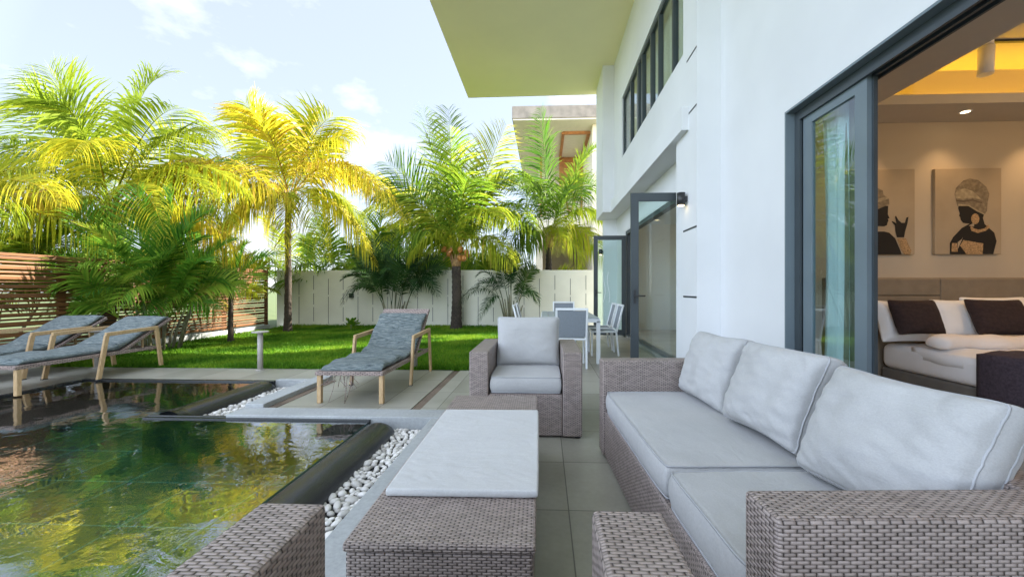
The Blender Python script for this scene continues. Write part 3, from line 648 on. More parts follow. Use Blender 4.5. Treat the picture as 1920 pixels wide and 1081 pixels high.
MB().box(.06, 2.4, -.015, .015, -.02, 0).build('track', 'black metal', tl); MB().tube([(0, 0, -.05), (0, 0, 0)], .055, 18).build('mount', 'linen white', tl)
MB().tube([(0, 0, -.31), (.01, 0, -.06)], .055, 20).build('shade', 'linen white', tl)
rl = thing('recessed_light', 'small round recessed ceiling light glowing above the bed', 'ceiling light', (4.09, 4.05, 2.919))
MB().tube([(0, 0, -.004), (0, 0, 0)], .05, 20).build('rim', 'linen white', rl); MB().tube([(0, 0, -.006), (0, 0, -.0045)], .034, 20).build('lens', 'lamp glow', rl)
def spot(x, y, z, e, ang=70):
    d = bpy.data.lights.new('recessed_lamp', 'SPOT'); d.energy = e; d.color = (1, .64, .32); d.spot_size = R(ang); d.spot_blend = .8; d.shadow_soft_size = .04
    o = bpy.data.objects.new('recessed_lamp', d); S.collection.objects.link(o); o.location = (x, y, z); return o
SPOT_E = 4
for xx in (3.25, 4.09, 4.95): spot(xx, 4.05, 2.905, SPOT_E, 95)
def bulb(x, y, z, e):
    d = bpy.data.lights.new('ceiling_lamp', 'POINT'); d.energy = e; d.color = (1, .68, .38); d.shadow_soft_size = .12
    o = bpy.data.objects.new('ceiling_lamp', d); S.collection.objects.link(o); o.location = (x, y, z)
bulb(5.0, 1.8, 2.9, 11); bulb(4.2, 8.2, 2.7, 8)

# ------------------------------------------------------------------ garden wall, fence, neighbour
gw = thing('garden_wall', 'cream garden wall with vertical dashed grooves at the back of lawn', 'wall', (-3.4, 12.2, 0))
w = MB(); w.box(-5.0, 5.2, -.05, .12, -.1, 1.76, .012); w.build('wall_panel', 'wall cream', gw)
rg = random.Random(3); m = MB(); x = -4.75
while x < 5.0:
    z = .18
    k = int(round((x+5)/.47)) % 2
    for a, c in (((.18, .62), (.70, 1.05), (1.16, 1.6)) if k else ((.1, .95), (1.0, 1.5))): MB().box(x-.007, x+.007, -.054, -.046, a, c).build('groove', 'groove', gw)
    x += .47
wl = thing('wall_light', 'small dark square lamp on the cream garden wall', 'wall lamp', (-5.98, 12.14, .98)); MB().box(-.06, .06, -.10, 0, -.07, .07, .01).build('body', 'black metal', wl); MB().box(-.04, .04, -.08, -.02, -.078, -.071).build('lens', 'wall light glass', wl)
fe = thing('slat_fence', 'reddish brown horizontal slat fence along the left side of the garden', 'fence', (-8.2, 6.5, 0))
m = MB(); rg = random.Random(9); z = .17; k = 0
while z < 1.66:
    hgt = (.07, .034, .058, .03, .078, .045)[k % 6]*rg.uniform(.9, 1.1); m.box(-.02, .02, -5.5, 4.95, z, z+hgt, .013, 2); z += hgt+.022; k += 1
m.box(-.03, .03, -5.5, 4.95, 1.70, 1.745, .004, 1); m.build('slat_panel', 'slat wood', fe)
for y in (-5.4, -3.6, -1.85, -.05, 1.75, 3.4, 4.95): MB().box(-.06, .0-.015, y-.05, y+.05, -.1, 1.72).build('post', 'slat wood', fe)
MB().box(-.06, .05, -5.5, 5.0, -.1, .13).build('plinth', 'kerb concrete', fe)
nb = thing('neighbour_house', 'neighbouring cream house with brown roof edge and timber framed balcony', 'house', (2, 18, 0))
NB = Matrix.Translation((-2, -18, 0))
def np_(mb, name, mat, parent=nb): bmesh.ops.transform(mb.bm, matrix=NB, verts=mb.bm.verts); return mb.build(name, mat, parent)
np_(MB().box(-1.4, 9, 17, 30, 8.46, 9.0, .02), 'roof', 'brown fascia'); np_(MB().box(-1.36, 9, 17.04, 30, 8.40, 8.455), 'soffit', 'neighbour plaster')
m = MB(); m.box(2.1, 9, 17.6, 30, -.1, 8.40); m.box(-.4, 2.1, 23.5, 30, -.1, 8.40); m.box(-.4, 2.1, 18.2, 23.5, 4.0, 4.5); m.box(-.4, -.1, 18.2, 23.5, -.1, 4.0); np_(m, 'wall', 'neighbour plaster')
m = MB(); z = 8.34
for a, c in (((.85, 18.4), (2.1, 18.4)), ((.85, 18.4), (.85, 22)), ((2.03, 18.4), (2.03, 22)), ((.85, 22), (2.1, 22))): m.bar((*a, z), (*c, z), .13, .12)
m.box(.8, 2.08, 21.95, 22.05, 6.9, 8.3); m.bar((.9, 22, 6.9), (1.6, 21.9, 4.5), .12); m.bar((2.0, 22, 6.9), (2.0, 22, 4.5), .12); m.bar((1.9, 22, 6.9), (1.2, 22, 4.5), .10); m.bar((-.2, 21.5, 8.3), (-.2, 21.5, 4.5), .12); np_(m, 'timber_frame', 'orange timber')
m = MB()
for i in range(14): m.bar((-.35+i*.18, 18.25, 4.5), (-.35+i*.18, 18.25, 5.5), .02)
m.bar((-.4, 18.25, 5.5), (2.1, 18.25, 5.5), .05); np_(m, 'railing', 'charcoal metal')
# ------------------------------------------------------------------ palms and plants
class Fol:
    def __init__(s): s.V = []; s.F = []; s.T = []; s.n = 0
    def add(s, V, F, T): s.V.append(V); s.F.append(F+s.n); s.T.append(T); s.n += len(V)
    def build(s, name, mat, parent): return npmesh(name, np.concatenate(s.V), np.concatenate(s.F), mat, parent, np.concatenate(s.T))
def nrm(a): return a/np.maximum(1e-9, np.linalg.norm(a, axis=-1, keepdims=True))
def frond(fo, rg, base, tip, arch, nl=54, ll=.5, lw=.03, grav=.35, tint=.4, r0=.022, t0=.16, ref=None, vee=.25, ang=(38, 62)):
    nl = int(nl*1.04); lw *= 1.25
    up_ = (tip[2]-base[2])/max(.3, float(np.linalg.norm(np.array(tip)-np.array(base)))); grav = grav*(1.0 if up_ < 0 else max(.22, 1-1.0*up_))
    base = np.array(base, float); tip = np.array(tip, float); C = base+(tip-base)*.5+np.array([0, 0, arch])
    def P(t): t = np.asarray(t)[:, None]; return (1-t)**2*base+2*t*(1-t)*C+t*t*tip
    def D(t): t = np.asarray(t)[:, None]; return nrm(2*(1-t)*(C-base)+2*t*(tip-C))
    Ln = np.linalg.norm(tip-C)+np.linalg.norm(C-base)
    if ref is None: ref = np.array([rg.normal(0, .35), -.55+rg.normal(0, .4), .9])
    ref = np.array(ref, float)
    # rachis (triangular tube)
    tt = np.linspace(0, 1, 14); p = P(tt); d = D(tt); s_ = nrm(np.cross(d, ref)); n_ = np.cross(s_, d); r = (r0*(1-tt*.93))[:, None]
    V = np.stack([p+s_*r, p+n_*r*.8, p-s_*r], 1).reshape(-1, 3); F = []
    for i in range(13):
        for a, b in ((0, 1), (1, 2), (2, 0)): F += [(i*3+a, i*3+b, i*3+3+b), (i*3+a, i*3+3+b, i*3+3+a)]
    fo.add(V, np.array(F), np.full(len(V), min(1, tint+.25)))
    t = np.linspace(t0, .985, nl); t = np.concatenate([t, t+.4/nl]); t = np.clip(t+rg.normal(0, .15/nl, 2*nl), t0, .995); sg = np.concatenate([np.ones(nl), -np.ones(nl)])
    p = P(t); d = D(t); s_ = nrm(np.cross(d, ref)); n_ = np.cross(s_, d)
    u = (t-t0)/(1-t0); ln = ll*np.sin(np.pi*(.16+.80*u))**.75*rg.uniform(.85, 1.1, 2*nl)
    al = np.radians(ang[1]+(ang[0]-ang[1])*u+rg.normal(0, 5, 2*nl))[:, None]
    d0 = nrm(s_*sg[:, None]*np.sin(al)+d*np.cos(al)+n_*(vee+rg.normal(0, .09, 2*nl))[:, None])
    g = np.array([0, 0, -1.0]); gk = grav*rg.uniform(.6, 1.4, 2*nl)[:, None]
    prev = p; pts = [p]; k = 4; dirs = d0
    for i in range(k):
        dirs = nrm(dirs+g*gk*(.35+.55*i)*.8); prev = prev+dirs*(ln/k)[:, None]; pts.append(prev)
    wv = nrm(d*1.0+.25*n_*sg[:, None]); wd = lw*rg.uniform(.8, 1.15, 2*nl)[:, None]*(np.clip(ln/ll, .35, 1))[:, None]
    prof = (.35, .95, .85, .55, .03)
    V = []
    for i, q in enumerate(pts): V += [q+wv*wd*prof[i]*.5, q-wv*wd*prof[i]*.5]
    V = np.stack(V, 1).reshape(-1, 3); m = np.arange(2*nl)*10; F = []
    for i in range(k): F.append(np.stack([m+2*i, m+2*i+1, m+2*i+3], 1)); F.append(np.stack([m+2*i, m+2*i+3, m+2*i+2], 1))
    T = np.clip(tint+rg.normal(0, .10, 2*nl), 0, 1)[:, None]+np.array([0, 0, 0, 0, .02, .02, .05, .05, .14, .14])[None, :]
    fo.add(V, np.concatenate(F), np.clip(T, 0, 1).ravel())
def trunk(parent, pts, r0, r1, mat='trunk', rings=1, seed=0):
    m = MB(); P = []; Rr = []
    pts = [Vector(p) for p in pts]; n = max(10, int(40*sum((b-a).length for a, b in zip(pts, pts[1:]))/3))
    for i in range(n+1):
        f = i/n*(len(pts)-1); a = min(int(f), len(pts)-2); q = pts[a].lerp(pts[a+1], f-a); u = i/n
        P.append(q); Rr.append((r0+(r1-r0)*u)*(1+.10*rings*(i % 2)+.5*math.exp(-u*14))*(1+.06*nz(q, 4, seed)))
    m.tube(P, Rr, 12); return m.build('trunk', mat, parent)
def palm(label, base, u, fr, leafm, seed, tint=.5, trunkpts=None, tr=(.13, .09), ll=.55, lw=.034, grav=.75, name='coconut_palm', sheath=True, group=None, nl=54, cat='palm tree', vary=.26, **kw):
    # fr: frond tips as offsets (right, up, away, arch) from the crown, in units of 1/u metre
    o = thing(name, label, cat, (base[0], base[1], 0), group=group); rg = np.random.default_rng(seed); fo = Fol(); b = np.array([0, 0, base[2]])
    for f in fr:
        st = b+rg.normal(0, .03, 3); tip = b+np.array([f[0], f[2], f[1]])/u
        L_ = np.linalg.norm(tip-b)+f[3]/u*.6
        frond(fo, rg, st, tip, f[3]/u, nl, ll*min(1.15, .55+.2*L_), lw, grav, float(np.clip(tint+rg.normal(0, vary)+(-.15 if f[1] > 120 else .05), 0, .70)), **kw)
    fo.build('crown', leafm, o)
    if trunkpts: trunk(o, [(p[0]-base[0], p[1]-base[1], p[2]) for p in trunkpts], tr[0], tr[1], seed=seed)
    if sheath:
        m = MB()
        for i in range(12):
            a = i*2.4; m.tube([(.06*math.cos(a), .06*math.sin(a), base[2]-.22), (.10*math.cos(a), .10*math.sin(a), base[2]-.02), (.20*math.cos(a), .20*math.sin(a), base[2]+.22)], [.05, .045, .012], 6)
        m.build('leaf_sheath', 'dry sheath', o)
    return o
A_ = [(-100, 262, -20, 25), (95, 250, 0, 120), (225, 125, -30, 120), (190, 165, -60, 95), (-205, 215, 10, 25), (-200, 100, -60, 110), (325, -70, -90, 200), (255, -70, -150, 140), (-120, 20, -120, 90), (120, 50, -160, 130), (-170, -60, -40, 120), (60, -70, -140, 100), (20, 205, 150, 60), (150, 130, 150, 80), (-120, 120, 150, 80), (205, 60, 40, 130), (-60, 190, -80, 50), (285, 20, -20, 150), (30, 150, -120, 120), (150, -40, 90, 120), (-60, -80, 60, 90), (-200, -20, 20, 130), (200, -110, 0, 130), (260, -120, 40, 120), (-110, -110, 80, 100), (100, -120, 60, 110), (330, 20, 30, 150)]
palm('big golden coconut palm at left, tallest in the garden, behind the slat fence', (-9.66, 8.5, 2.9), 84, A_, 'leaf gold', 11, .24, [(-9.9, 8.6, -.05), (-9.7, 8.5, 1.4), (-9.66, 8.5, 2.85)], ll=1.05, lw=.042, nl=66, grav=.95)
B_ = [(-98, 185, 20, 12), (-40, 160, -60, 40), (55, 168, 10, 45), (110, 140, -40, 70), (140, 95, -30, 95), (195, 0, -20, 130), (250, -65, -60, 175), (120, -120, -80, 110), (-150, 60, 30, 120), (-165, -20, -30, 110), (-130, -110, -70, 110), (-60, -125, -120, 100), (60, -135, -100, 110), (20, 150, 100, 30), (90, 60, 150, 90), (-80, 60, 150, 90), (10, 120, -110, 60), (150, -90, 60, 120), (-100, -60, 80, 100), (170, -130, 0, 120), (-120, -80, -10, 120), (30, -140, -60, 100), (-170, -110, 40, 120)]
palm('golden coconut palm with slender dark trunk in front of the garden wall', (-7.12, 10.8, 3.68), 69, B_, 'leaf gold', 12, .48, [(-7.12, 10.75, -.05), (-7.10, 10.75, 1.2), (-7.14, 10.8, 2.5), (-7.12, 10.8, 3.6)], (.085, .07), ll=1.05, lw=.045, nl=62, grav=.95)
C_ = [(-62, 285, 0, 30), (-125, 180, -20, 60), (-115, 90, -30, 110), (92, 250, 0, 30), (22, 235, 30, 20), (130, 135, -20, 120), (150, 50, -40, 130), (100, 50, -100, 110), (-150, 110, -40, 120), (-90, 10, -60, 100), (0, 255, -60, 20), (60, 180, 80, 60), (110, -10, -40, 90), (-60, 0, -80, 80), (-30, 200, -90, 60), (50, 120, -120, 90)]
pc = palm('green coconut palm bearing orange coconuts, short trunk before the garden wall', (-2.62, 11.7, 1.98), 62, C_, 'leaf lime', 13, .48, [(-2.62, 11.7, -.05), (-2.6, 11.7, .9), (-2.62, 11.7, 1.85)], (.15, .13), ll=.95, lw=.042, nl=64)
rg_ = random.Random(5)
for i in range(11):
    a = rg_.uniform(0, 6.28); side = 1 if i % 3 else -1
    MB().ball((side*rg_.uniform(.12, .36), -.12-rg_.uniform(0, .14), 1.98+rg_.uniform(.05, .38)), .075, .075, .095).build('coconut', 'coconut', pc)
m = MB()
for s_ in (-1, 1):
    for k in range(3): m.tube([(0, -.05, 1.85), (s_*.15, -.12, 2.3-.05*k), (s_*(.28+.04*k), -.17, 2.12-.05*k)], [.02, .014, .008], 6)
m.build('fruit_stalk', 'dry sheath', pc)
D_ = [(-15, 247, 0, 0), (85, 170, -10, 60), (105, 95, -20, 80), (112, 20, -30, 90), (-110, 90, -20, 100), (-140, 0, -30, 120), (-40, 60, -100, 120), (60, 50, -90, 110), (100, -40, -30, 80), (-90, -50, -50, 90), (20, -30, -90, 80), (50, 140, 80, 60), (-80, 130, 80, 60), (-60, -60, -80, 80), (60, -60, -60, 80)]
palm('coconut palm with one tall upright frond in front of the neighbouring house', (.15, 13.5, 2.8), 55, D_, 'leaf lime', 14, .40, [(.1, 13.5, -.05), (.15, 13.5, 2.7)], ll=1.0, lw=.045, nl=62)
def gen(n, rg, L_, hi=1.0, dn=.35):
    out = []
    for i in range(n):
        a = i*2.39996+rg.uniform(-.3, .3); e = rg.uniform(-dn, hi); r_ = L_*math.sqrt(max(.1, 1-min(.95, abs(e))**2))
        out.append((r_*math.cos(a), L_*e, r_*math.sin(a), L_*(.42 if e < .5 else .15)))
    return out
rr = random.Random(21)
palm('golden palm behind the garden wall between two taller coconut palms', (-4.9, 15.2, 3.3), 1, gen(17, rr, 2.4, .75, .6), 'leaf gold', 15, .4, [(-4.9, 15.2, -.05), (-4.9, 15.2, 3.2)], ll=1.1, grav=.95, lw=.05, nl=50)
E_ = [(305, 40, -30, 120), (250, -20, -60, 120), (210, 110, 20, 90), (120, -20, -90, 120), (100, 190, 0, 40), (-120, 100, 20, 80), (-150, 0, -30, 90), (-60, 170, 60, 40), (200, 40, 90, 110), (290, -40, 60, 120)]
palm('golden coconut palm reaching in from the left edge over the slat fence', (-10.7, 6.5, 2.25), 107, E_, 'leaf gold', 16, .22, [(-10.8, 6.5, -.05), (-10.7, 6.5, 2.2)], ll=.8, lw=.04, nl=60)
def clump(label, x, y, tips, u, leafm, seed, tint=.4, ll=.38, lw=.028, stems=7, spread=.22, h0=.5, name='areca_palm', group=None, nl=40, grav=.3, cat='palm bush', stemmat='slim trunk'):
    o = thing(name, label, cat, (x, y, 0), group=group); rg = np.random.default_rng(seed); fo = Fol(); m = MB(); heads = []
    for i in range(stems):
        a = i*2.4; r_ = spread*math.sqrt((i+.5)/stems); b = (r_*math.cos(a), r_*math.sin(a), -.05); hh = h0*rg.uniform(.6, 1.15); t = (b[0]*2.1, b[1]*2.1, hh); m.tube([b, (b[0]*1.4, b[1]*1.4, hh*.5), t], [.028, .024, .016], 7); heads.append(t)
    m.build('stem', stemmat, o)
    for f in tips:
        tip = np.array([f[0], f[2], f[1]])/u; hd = heads[int(np.argmin([abs(h_[0]-tip[0]*.3)+.1*rg.random() for h_ in heads]))] if heads else (0, 0, 0)
        frond(fo, rg, hd, tip, f[3]/u, nl, ll*rg.uniform(.8, 1.15), lw, grav, float(np.clip(tint+rg.normal(0, .15), 0, 1)), r0=.011)
    fo.build('crown', leafm, o); return o
I_ = [(-205, 240, -30, 60), (-95, 318, 0, 40), (45, 298, -20, 40), (95, 265, 10, 60), (-215, 150, -60, 70), (-220, 75, -70, 80), (125, 170, -40, 70), (-115, 35, -80, 70), (150, 205, 0, 60), (-175, 110, -30, 80), (60, 230, -60, 40), (-50, 270, 40, 40), (100, 100, -60, 70), (70, 60, -70, 70), (-150, 200, 20, 60), (-30, 150, -120, 90), (20, 220, 80, 60), (-130, 180, 60, 70), (60, 130, -110, 70), (-80, 110, -110, 80), (130, 120, 20, 80), (-10, 300, -30, 20), (-70, 60, -100, 60), (30, 80, -110, 60), (-160, 260, 30, 50), (-190, 190, 0, 70), (-120, 260, -40, 60), (150, 160, -60, 70), (110, 210, -50, 60), (-185, 60, -40, 80), (-90, 20, -110, 70), (50, 30, -90, 60), (130, 70, -20, 60), (-20, 100, -120, 70), (-140, 120, -90, 80), (80, 160, -100, 70), (-40, 220, -100, 60), (10, 170, -110, 80), (-100, 150, -110, 80), (160, 110, 10, 70), (-210, 110, 0, 70), (-60, 130, 80, 60), (60, 110, 80, 60)]
clump('large bushy dark green palm spreading before the slat fence behind the loungers', -7.5, 7.45, I_, 96, 'leaf green', 31, .5, ll=.52, lw=.030, stems=13, spread=.36, h0=.95, nl=52, grav=.25)
H_ = [(-80, 140, -20, 30), (-40, 190, 10, 20), (40, 190, -10, 20), (95, 100, -30, 60), (90, 165, 0, 40), (-45, 80, -50, 40), (0, 170, -60, 30), (60, 80, -50, 50), (-90, 90, 0, 50), (20, 180, 50, 20), (-60, 150, 50, 30), (70, 140, 50, 40)]
palm('small palm with slim green trunk standing before the far end of the slat fence', (-7.0, 8.6, 1.12), 85, [(a, b-95, c, d) for a, b, c, d in H_], 'leaf green', 17, .8, [(-7.0, 8.6, -.05), (-7.0, 8.6, .5), (-7.0, 8.6, 1.1)], (.055, .04), ll=.42, lw=.03, name='small_palm', sheath=False, nl=34, grav=.25)
G_ = [(-80, 45, -40, 60), (-75, 105, -10, 50), (-100, 155, 10, 50), (-40, 175, 0, 20), (10, 185, -10, 10), (55, 175, 0, 20), (92, 62, -30, 60), (98, 105, 0, 50), (-20, 130, -60, 50), (40, 120, -60, 50), (70, 140, 30, 30), (-60, 140, 30, 30), (-50, 70, -60, 50), (60, 60, -50, 50), (0, 180, 20, 10), (-30, 160, 20, 20), (30, 150, 20, 20), (-90, 90, -20, 50), (85, 130, -10, 40), (0, 90, -70, 50)]
clump('dense dark areca palm clump against the wall behind the centre lounger', -4.45, 11.6, G_, 63, 'leaf dark', 32, .36, ll=.42, lw=.034, stems=12, spread=.25, h0=.9, nl=44, group='areca palms by the garden wall')
G2 = [(-90, 45, -30, 50), (-65, 95, 0, 50), (50, 105, 0, 50), (52, 45, -20, 50), (5, 150, 0, 10), (-28, 135, -10, 20), (30, 140, 10, 20), (-55, 15, -40, 40), (-40, 80, -40, 50), (25, 80, -40, 40), (-10, 120, 30, 20), (40, 120, 20, 30), (-70, 70, 10, 50)]
clump('thin areca palm clump with bare canes against the wall behind the armchair', -.98, 11.55, G2, 63, 'leaf dark', 33, .42, ll=.34, lw=.03, stems=12, spread=.2, h0=1.0, nl=36, group='areca palms by the garden wall')
# greenery beyond the wall and fence
rr = random.Random(4); k = 0
where = [(-8.6, 13.6, 3.7, 'at the corner behind the fence end'), (-6.5, 13.6, 3.8, 'left of the dark areca clump'), (-3.7, 14.0, 2.7, 'behind the dark areca clump'), (-1.9, 14.2, 2.4, 'right of the coconut bearing palm'), (1.2, 14.0, 2.0, 'beside the end of the villa'), (-6.0, 16.5, 3.6, 'far back between the golden palms'), (-9.6, 11.0, 2.6, 'beyond the far end of the fence'), (-9.9, 9.6, 2.3, 'beyond the fence behind the small palm'), (-10.2, 6.9, 2.5, 'beyond the fence behind the left lounger'), (-3.0, 16.5, 3.0, 'far back behind the coconut bearing palm'), (-9.6, 5.2, 2.3, 'beyond the fence near the left edge')]
for (x, y, h, w_) in where:
    tips = []
    for i in range(22):
        a = i*2.4+rr.random(); e = rr.uniform(.25, 1.0); r_ = h*.75*math.sqrt(max(.05, 1-e*e*.8)); tips.append((r_*math.cos(a), h*e, r_*math.sin(a), h*.22))
    clump('lime green palm thicket '+w_, x, y, tips, 1, 'leaf lime', 60+k, rr.uniform(.3, .7), ll=.62, lw=.055, stems=8, spread=.4, h0=h*.35, nl=34, name='palm_thicket', group='palm thickets beyond the garden'); k += 1
# small shrub on the lawn
o = thing('small_shrub', 'tiny broad-leaved green shrub on the lawn by the garden wall', 'shrub', (-5.55, 11.2, 0)); fo = Fol(); rg = np.random.default_rng(8)
for i in range(46):
    a = rg.uniform(0, 6.28); e = rg.uniform(.1, 1.3); r_ = rg.uniform(.08, .26); c = np.array([math.cos(a)*math.cos(e)*r_, math.sin(a)*math.cos(e)*r_, .12+math.sin(e)*r_]); d = nrm(c-np.array([0, 0, .05])); s_ = nrm(np.cross(d, [0.1, 0, 1])); q = .045
    fo.add(np.array([c-d*.06, c+s_*q, c+d*.07, c-s_*q]), np.array([[0, 1, 2], [0, 2, 3]]), np.full(4, rg.uniform(.3, .9)))
fo.build('foliage', 'leaf green', o); MB().tube([(0, 0, -.05), (0, 0, .16)], .012, 6).build('stem', 'slim trunk', o)

# ------------------------------------------------------------------ loungers
def lounger(label, x, y, rz, ang, fold, group='sun loungers by the pool', headpad=True):
    o = thing('sun_lounger', label, 'sun lounger', (x, y, 0), rz, group); hw = .36; zs = .32; hy = 1.12; L2 = .84
    ca, sa = math.cos(R(ang)), math.sin(R(ang))
    for sx in (-1, 1):
        MB().bar((sx*(hw-.03), .03, 0), (sx*(hw-.03), .03, zs), .045, .045).build('leg', 'teak', o)
        m = MB(); xx = sx*(hw+.015)
        m.bar((xx, .80, 0), (xx, .90, .575), .03, .055); m.bar((xx, 1.66, 0), (xx, 1.58, .60), .03, .055); m.bar((xx, .885, .585), (xx, 1.60, .61), .034, .05)
        a = m.build('armrest', 'teak', o)
        MB().box(xx-.018, xx+.018, .77, .83, -.001, .012).build('foot_cap', 'black metal', a)
        m = MB(); m.bar((sx*(hw-.02), 0, zs-.005), (sx*(hw-.02), 1.68, zs-.005), .035, .045); m.build('side_rail', 'wicker brown', o)
    m = MB(); m.box(-hw+.02, hw-.02, 0, hy, zs-.012, zs+.012, .006, 1); m.bar((-hw, .005, zs-.004), (hw, .005, zs-.004), .04, .04); m.bar((-hw, 1.68, zs-.01), (hw, 1.68, zs-.01), .03)
    m.build('seat', 'wicker brown', o)
    m = MB(); MT = Matrix.Translation((0, hy, zs)) @ Matrix.Rotation(R(ang), 4, 'X'); m.box(-hw+.025, hw-.025, 0, L2, -.012, .014, .006, 1, 0, MT); m.box(-hw+.02, -hw+.05, 0, L2, -.025, .016, .006, 1, 0, MT); m.box(hw-.05, hw-.02, 0, L2, -.025, .016, .006, 1, 0, MT); m.build('backrest', 'wicker brown', o)
    for sx in (-.22, .22): MB().bar((sx, hy+.45*ca, zs+.45*sa-.02), (sx, 1.52, zs-.01), .025).build('prop', 'teak', o)
    # mattress following the bend
    nu, nv = 22, 70; tot = hy-.05+L2*(.86 if headpad else 1.0); th = .075; ring = []
    m = MB(); bm = m.bm; prof = []
    for a_ in np.linspace(0, 2*math.pi, 28, endpoint=False):
        cx, cz = math.cos(a_), math.sin(a_); prof.append((math.copysign(abs(cx)**.35, cx), math.copysign(abs(cz)**.7, cz)))
    for j in range(nv+1):
        s = tot*j/nv; e = min(s, tot-s); ty = max(.12, min(1, (e/.06)))**.5
        y0 = .03+s; b = 0
        if s < hy-.05: py, pz, ny_, nz_ = .03+s, zs+.012, 0, 1
        else: q = s-(hy-.05); py, pz, ny_, nz_ = hy-.02+q*ca, zs+.012+q*sa, -sa, ca
        k = abs(s-(hy-.05)); sm = math.exp(-(k/.10)**2)
        row = []
        for (cx, cz) in prof:
            tk = th*(.5+.5*cz)*ty*(1+.22*fold*math.sin(s*17+cx*1.5+x)+.25*nz((cx*.4, s, x), 5, 2)) + .03*sm*(.5+.5*cz)
            tk += .02*fold*max(0, cz)*nz((cx, s*3, x), 3, 6)
            row.append(bm.verts.new((cx*(hw-.03)*(1-.02*(1-ty))+.012*nz((0, s, x), 4, 3), py+ny_*tk, pz+nz_*tk)))
        ring.append(row)
    n = len(prof); uvs = {}
    for j in range(nv):
        for i in range(n): bm.faces.new((ring[j][i], ring[j][(i+1) % n], ring[j+1][(i+1) % n], ring[j+1][i]))
    bm.faces.new(list(reversed(ring[0]))); bm.faces.new(ring[-1])
    m.build('mattress', 'lounger fabric', o, True)
    return o
l3 = lounger('grey striped sun lounger at centre on the tiles with frayed straps under its foot', -2.03, 4.06, 0, 43, 1.0)
m = MB(); rgx = random.Random(2)
for i in range(13):
    x = -.12+rgx.uniform(-.1, .14); e = rgx.uniform(-.10, .12); d_ = rgx.uniform(.08, .16) if i < 11 else .30
    m.tube([(x, .06, .305), (x+e*.3, .02, .305-d_*.6), (x+e, -.01+rgx.uniform(-.03, .03), .305-d_)], .0035, 4)
m.tube([(-.17, .05, .305), (-.17, .0, .16), (-.21, -.02, .02)], .003, 4)
m.build('frayed_strap', 'wicker brown', l3)
lounger('grey striped sun lounger at left nearest the pool, its foot cut by frame edge', -6.22, 4.18, 0, 29, .25, headpad=False)
lounger('grey striped sun lounger farthest left beside the slat fence', -7.23, 4.15, 0, 30, .45, headpad=False)
def bollard(x, y, label):
    o = thing('garden_bollard', label, 'bollard light', (x, y, 0), group='garden bollard lights')
    MB().tube([(0, 0, 0), (0, 0, .012)], .06, 20).build('base', 'bollard metal', o); MB().tube([(0, 0, .012), (0, 0, .55)], .036, 20).build('post', 'bollard metal', o)
    MB().tube([(0, 0, .55), (0, 0, .553), (0, 0, .566), (0, 0, .57)], [.09, .112, .112, .105], 28).build('cap', 'bollard metal', o)
bollard(-4.19, 5.70, 'pale grey bollard light with disc cap at the lawn edge in open view')
bollard(-6.75, 5.74, 'pale grey bollard light half hidden behind the left lounger')
bollard(-1.95, 5.92, 'pale grey bollard light mostly hidden behind the centre lounger')

# ------------------------------------------------------------------ rattan seating
BEV = .012
def armchair(label, x, y, rz, sx=1):
    o = thing('rattan_armchair', label, 'armchair', (x, y, 0), rz, 'rattan armchairs'); o.scale = (sx, 1, 1); hw = .455; aw = .155
    for s_ in (-1, 1):
        a, b = sorted((s_*hw, s_*(hw-aw))); MB().box(a, b, 0, .84, .015, .69, BEV).build('arm', 'wicker', o)
    MB().box(-hw+aw+.001, hw-aw-.001, .015, .70, .015, .35, BEV).build('seat_base', 'wicker', o); MB().box(-hw+aw+.001, hw-aw-.001, .70, .838, .015, .685, BEV).build('backrest', 'wicker', o)
    for a in (-.42, .42):
        for b in (.04, .80): MB().tube([(a, b, 0), (a, b, .02)], .025, 10).build('foot', 'black metal', o)
    cushion('seat_cushion', .60, .66, .15, o, te=.82, crown=.9, pinch=.012, seed=3, wr=.006, loc=(0, .335, .42), edge_r=.25, seam=True)
    cushion('back_cushion', .62, .49, .25, o, te=.26, crown=1, pinch=.06, seed=4, wr=.014, loc=(0, .60, .70), rot=(R(90-14), 0, 0), seam=True)
    return o
armchair('grey brown rattan armchair with grey cushions facing the coffee table', -.155, 3.19, 0)
armchair('grey brown rattan armchair in the foreground cut by the bottom edge', -.205, .93, 180, 1.045)
sf = thing('rattan_sofa', 'long grey brown rattan sofa with three grey back cushions', 'sofa', (.405, 2.985, 0), 3.0)
MB().box(0, .87, -.135, 0, .015, .685, BEV).build('arm', 'wicker', sf); MB().box(0, .87, -2.085, -1.95, .015, .69, BEV).build('arm', 'wicker', sf)
MB().box(.012, .72, -1.949, -.136, .015, .325, BEV).build('seat_base', 'wicker', sf); MB().box(.72, .868, -1.949, -.136, .015, .682, BEV).build('backrest', 'wicker', sf)
for a in (.05, .8):
    for b in (-.06, -1.0, -2.0): MB().tube([(a, b, 0), (a, b, .02)], .025, 10).build('foot', 'black metal', sf)
cushion('seat_cushion', 1.21, .70, .155, sf, te=.86, crown=.9, pinch=.006, seed=11, wr=.006, loc=(.355, -.745, .403), rot=(0, 0, R(90)), edge_r=.25, seam=True, res=40)
cushion('seat_cushion', .585, .70, .155, sf, te=.86, crown=.9, pinch=.01, seed=12, wr=.006, loc=(.355, -1.652, .403), rot=(0, 0, R(90)), edge_r=.25, seam=True)
def backc(yc, tilt, yaw, seed, w=.62, hgt=.47, dx=0, dz=0, th=.26):
    s_, c_ = math.sin(R(tilt)), math.cos(R(tilt)); m = Matrix(((0, s_, -c_), (-1, 0, 0), (0, c_, s_))); m = Matrix.Rotation(R(yaw), 3, 'Z') @ m
    cushion('back_cushion', w, hgt, th, sf, te=.34, crown=1, pinch=.07, seed=seed, wr=.030, res=40, loc=(.665+dx, yc, .685+dz), rot=m.to_euler(), seam=True)
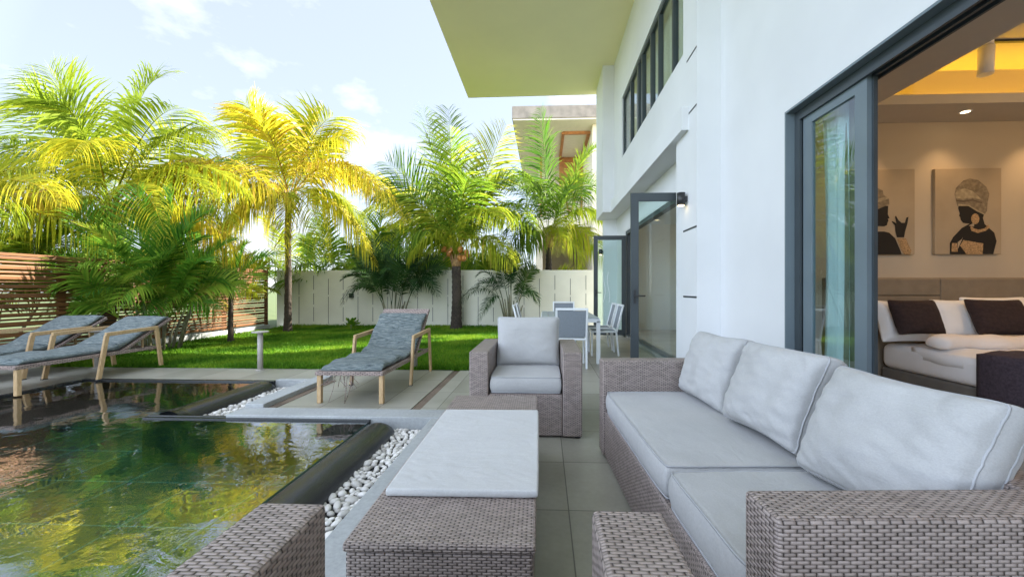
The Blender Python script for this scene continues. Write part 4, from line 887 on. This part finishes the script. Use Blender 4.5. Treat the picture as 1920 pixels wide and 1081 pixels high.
backc(-.435, 20, 5, 21, w=.555); backc(-1.045, 21, 5, 22, w=.565, dz=.012); backc(-1.655, 25, 4, 23, w=.575)
ct = thing('rattan_coffee_table', 'long low rattan coffee table with woven top and sides', 'coffee table', (-.325, 1.20, 0), .9)
MB().box(-.298, .298, 0, 1.70, .39, .42, .010).build('top', 'wicker', ct); MB().box(-.29, .29, .008, 1.692, .02, .389, .008).build('base', 'wicker', ct)
o = cushion('table_cover', .578, .99, .032, None, 'cover fabric', te=.94, crown=.5, pinch=.002, seed=41, wr=.004, res=60, edge_r=.4, loc=(-.318, 1.962, .438), rot=(0, 0, R(.9))); tag(o, 'pale grey cloth cover lying over the rattan coffee table', 'table cover')
# ------------------------------------------------------------------ dining set
dt = thing('dining_table', 'white framed garden dining table with grey slatted top', 'dining table', (.41, 7.3, 0))
for sx in (-.445, .445):
    for sy in (-.9, .9): MB().box(sx-.03, sx+.03, sy-.03, sy+.03, 0, .68, .004).build('leg', 'white metal', dt)
m = MB(); m.box(-.475, .475, -.93, -.89, .66, .715); m.box(-.475, .475, .89, .93, .66, .715); m.box(-.475, -.435, -.89, .89, .66, .715); m.box(.435, .475, -.89, .89, .66, .715); m.build('apron', 'white metal', dt)
m = MB()
for i in range(8): m.box(-.46+i*.1155, -.46+i*.1155+.108, -.915, .915, .716, .735, .003, 1)
m.build('tabletop', 'table slat', dt)
def chair(label, x, y, rz):
    o = thing('dining_chair', label, 'chair', (x, y, 0), rz, 'white dining chairs with grey sling')
    for s_ in (-1, 1):
        MB().bar((s_*.225, -.22, 0), (s_*.225, -.22, .43), .03).build('leg', 'white metal', o)
        m = MB(); m.bar((s_*.225, .25, 0), (s_*.225, .21, .43), .03); m.bar((s_*.225, .21, .42), (s_*.225, .33, .90), .03); m.build('leg', 'white metal', o)
    m = MB(); m.bar((-.225, -.22, .43), (-.225, .22, .43), .03); m.bar((.225, -.22, .43), (.225, .22, .43), .03); m.bar((-.225, -.22, .43), (.225, -.22, .43), .03); m.bar((-.24, .33, .895), (.24, .33, .895), .032); m.bar((-.225, .225, .44), (.225, .225, .44), .028); m.build('frame', 'white metal', o)
    MB().box(-.21, .21, -.21, .21, .432, .442).build('seat', 'sling grey', o)
    MB().box(-.208, .208, -.005, .005, 0, .41, 0, 1, 0, Matrix.Translation((0, .233, .475)) @ Matrix.Rotation(R(-14), 4, 'X')).build('backrest', 'sling grey', o)
chair('grey sling dining chair with its back to the camera, behind the armchair', .40, 6.22, 180)
chair('grey sling dining chair at the far end of the dining table', .42, 8.55, 0)
chair('grey sling dining chair on the left of the table, nearer of the two', -.22, 7.15, 90)
chair('grey sling dining chair on the left of the table, farther of the two', -.22, 7.85, 90)
chair('grey sling dining chair between table and villa, nearer one', 1.06, 7.35, -90)
chair('grey sling dining chair between table and villa, farther one', 1.06, 8.0, -90)
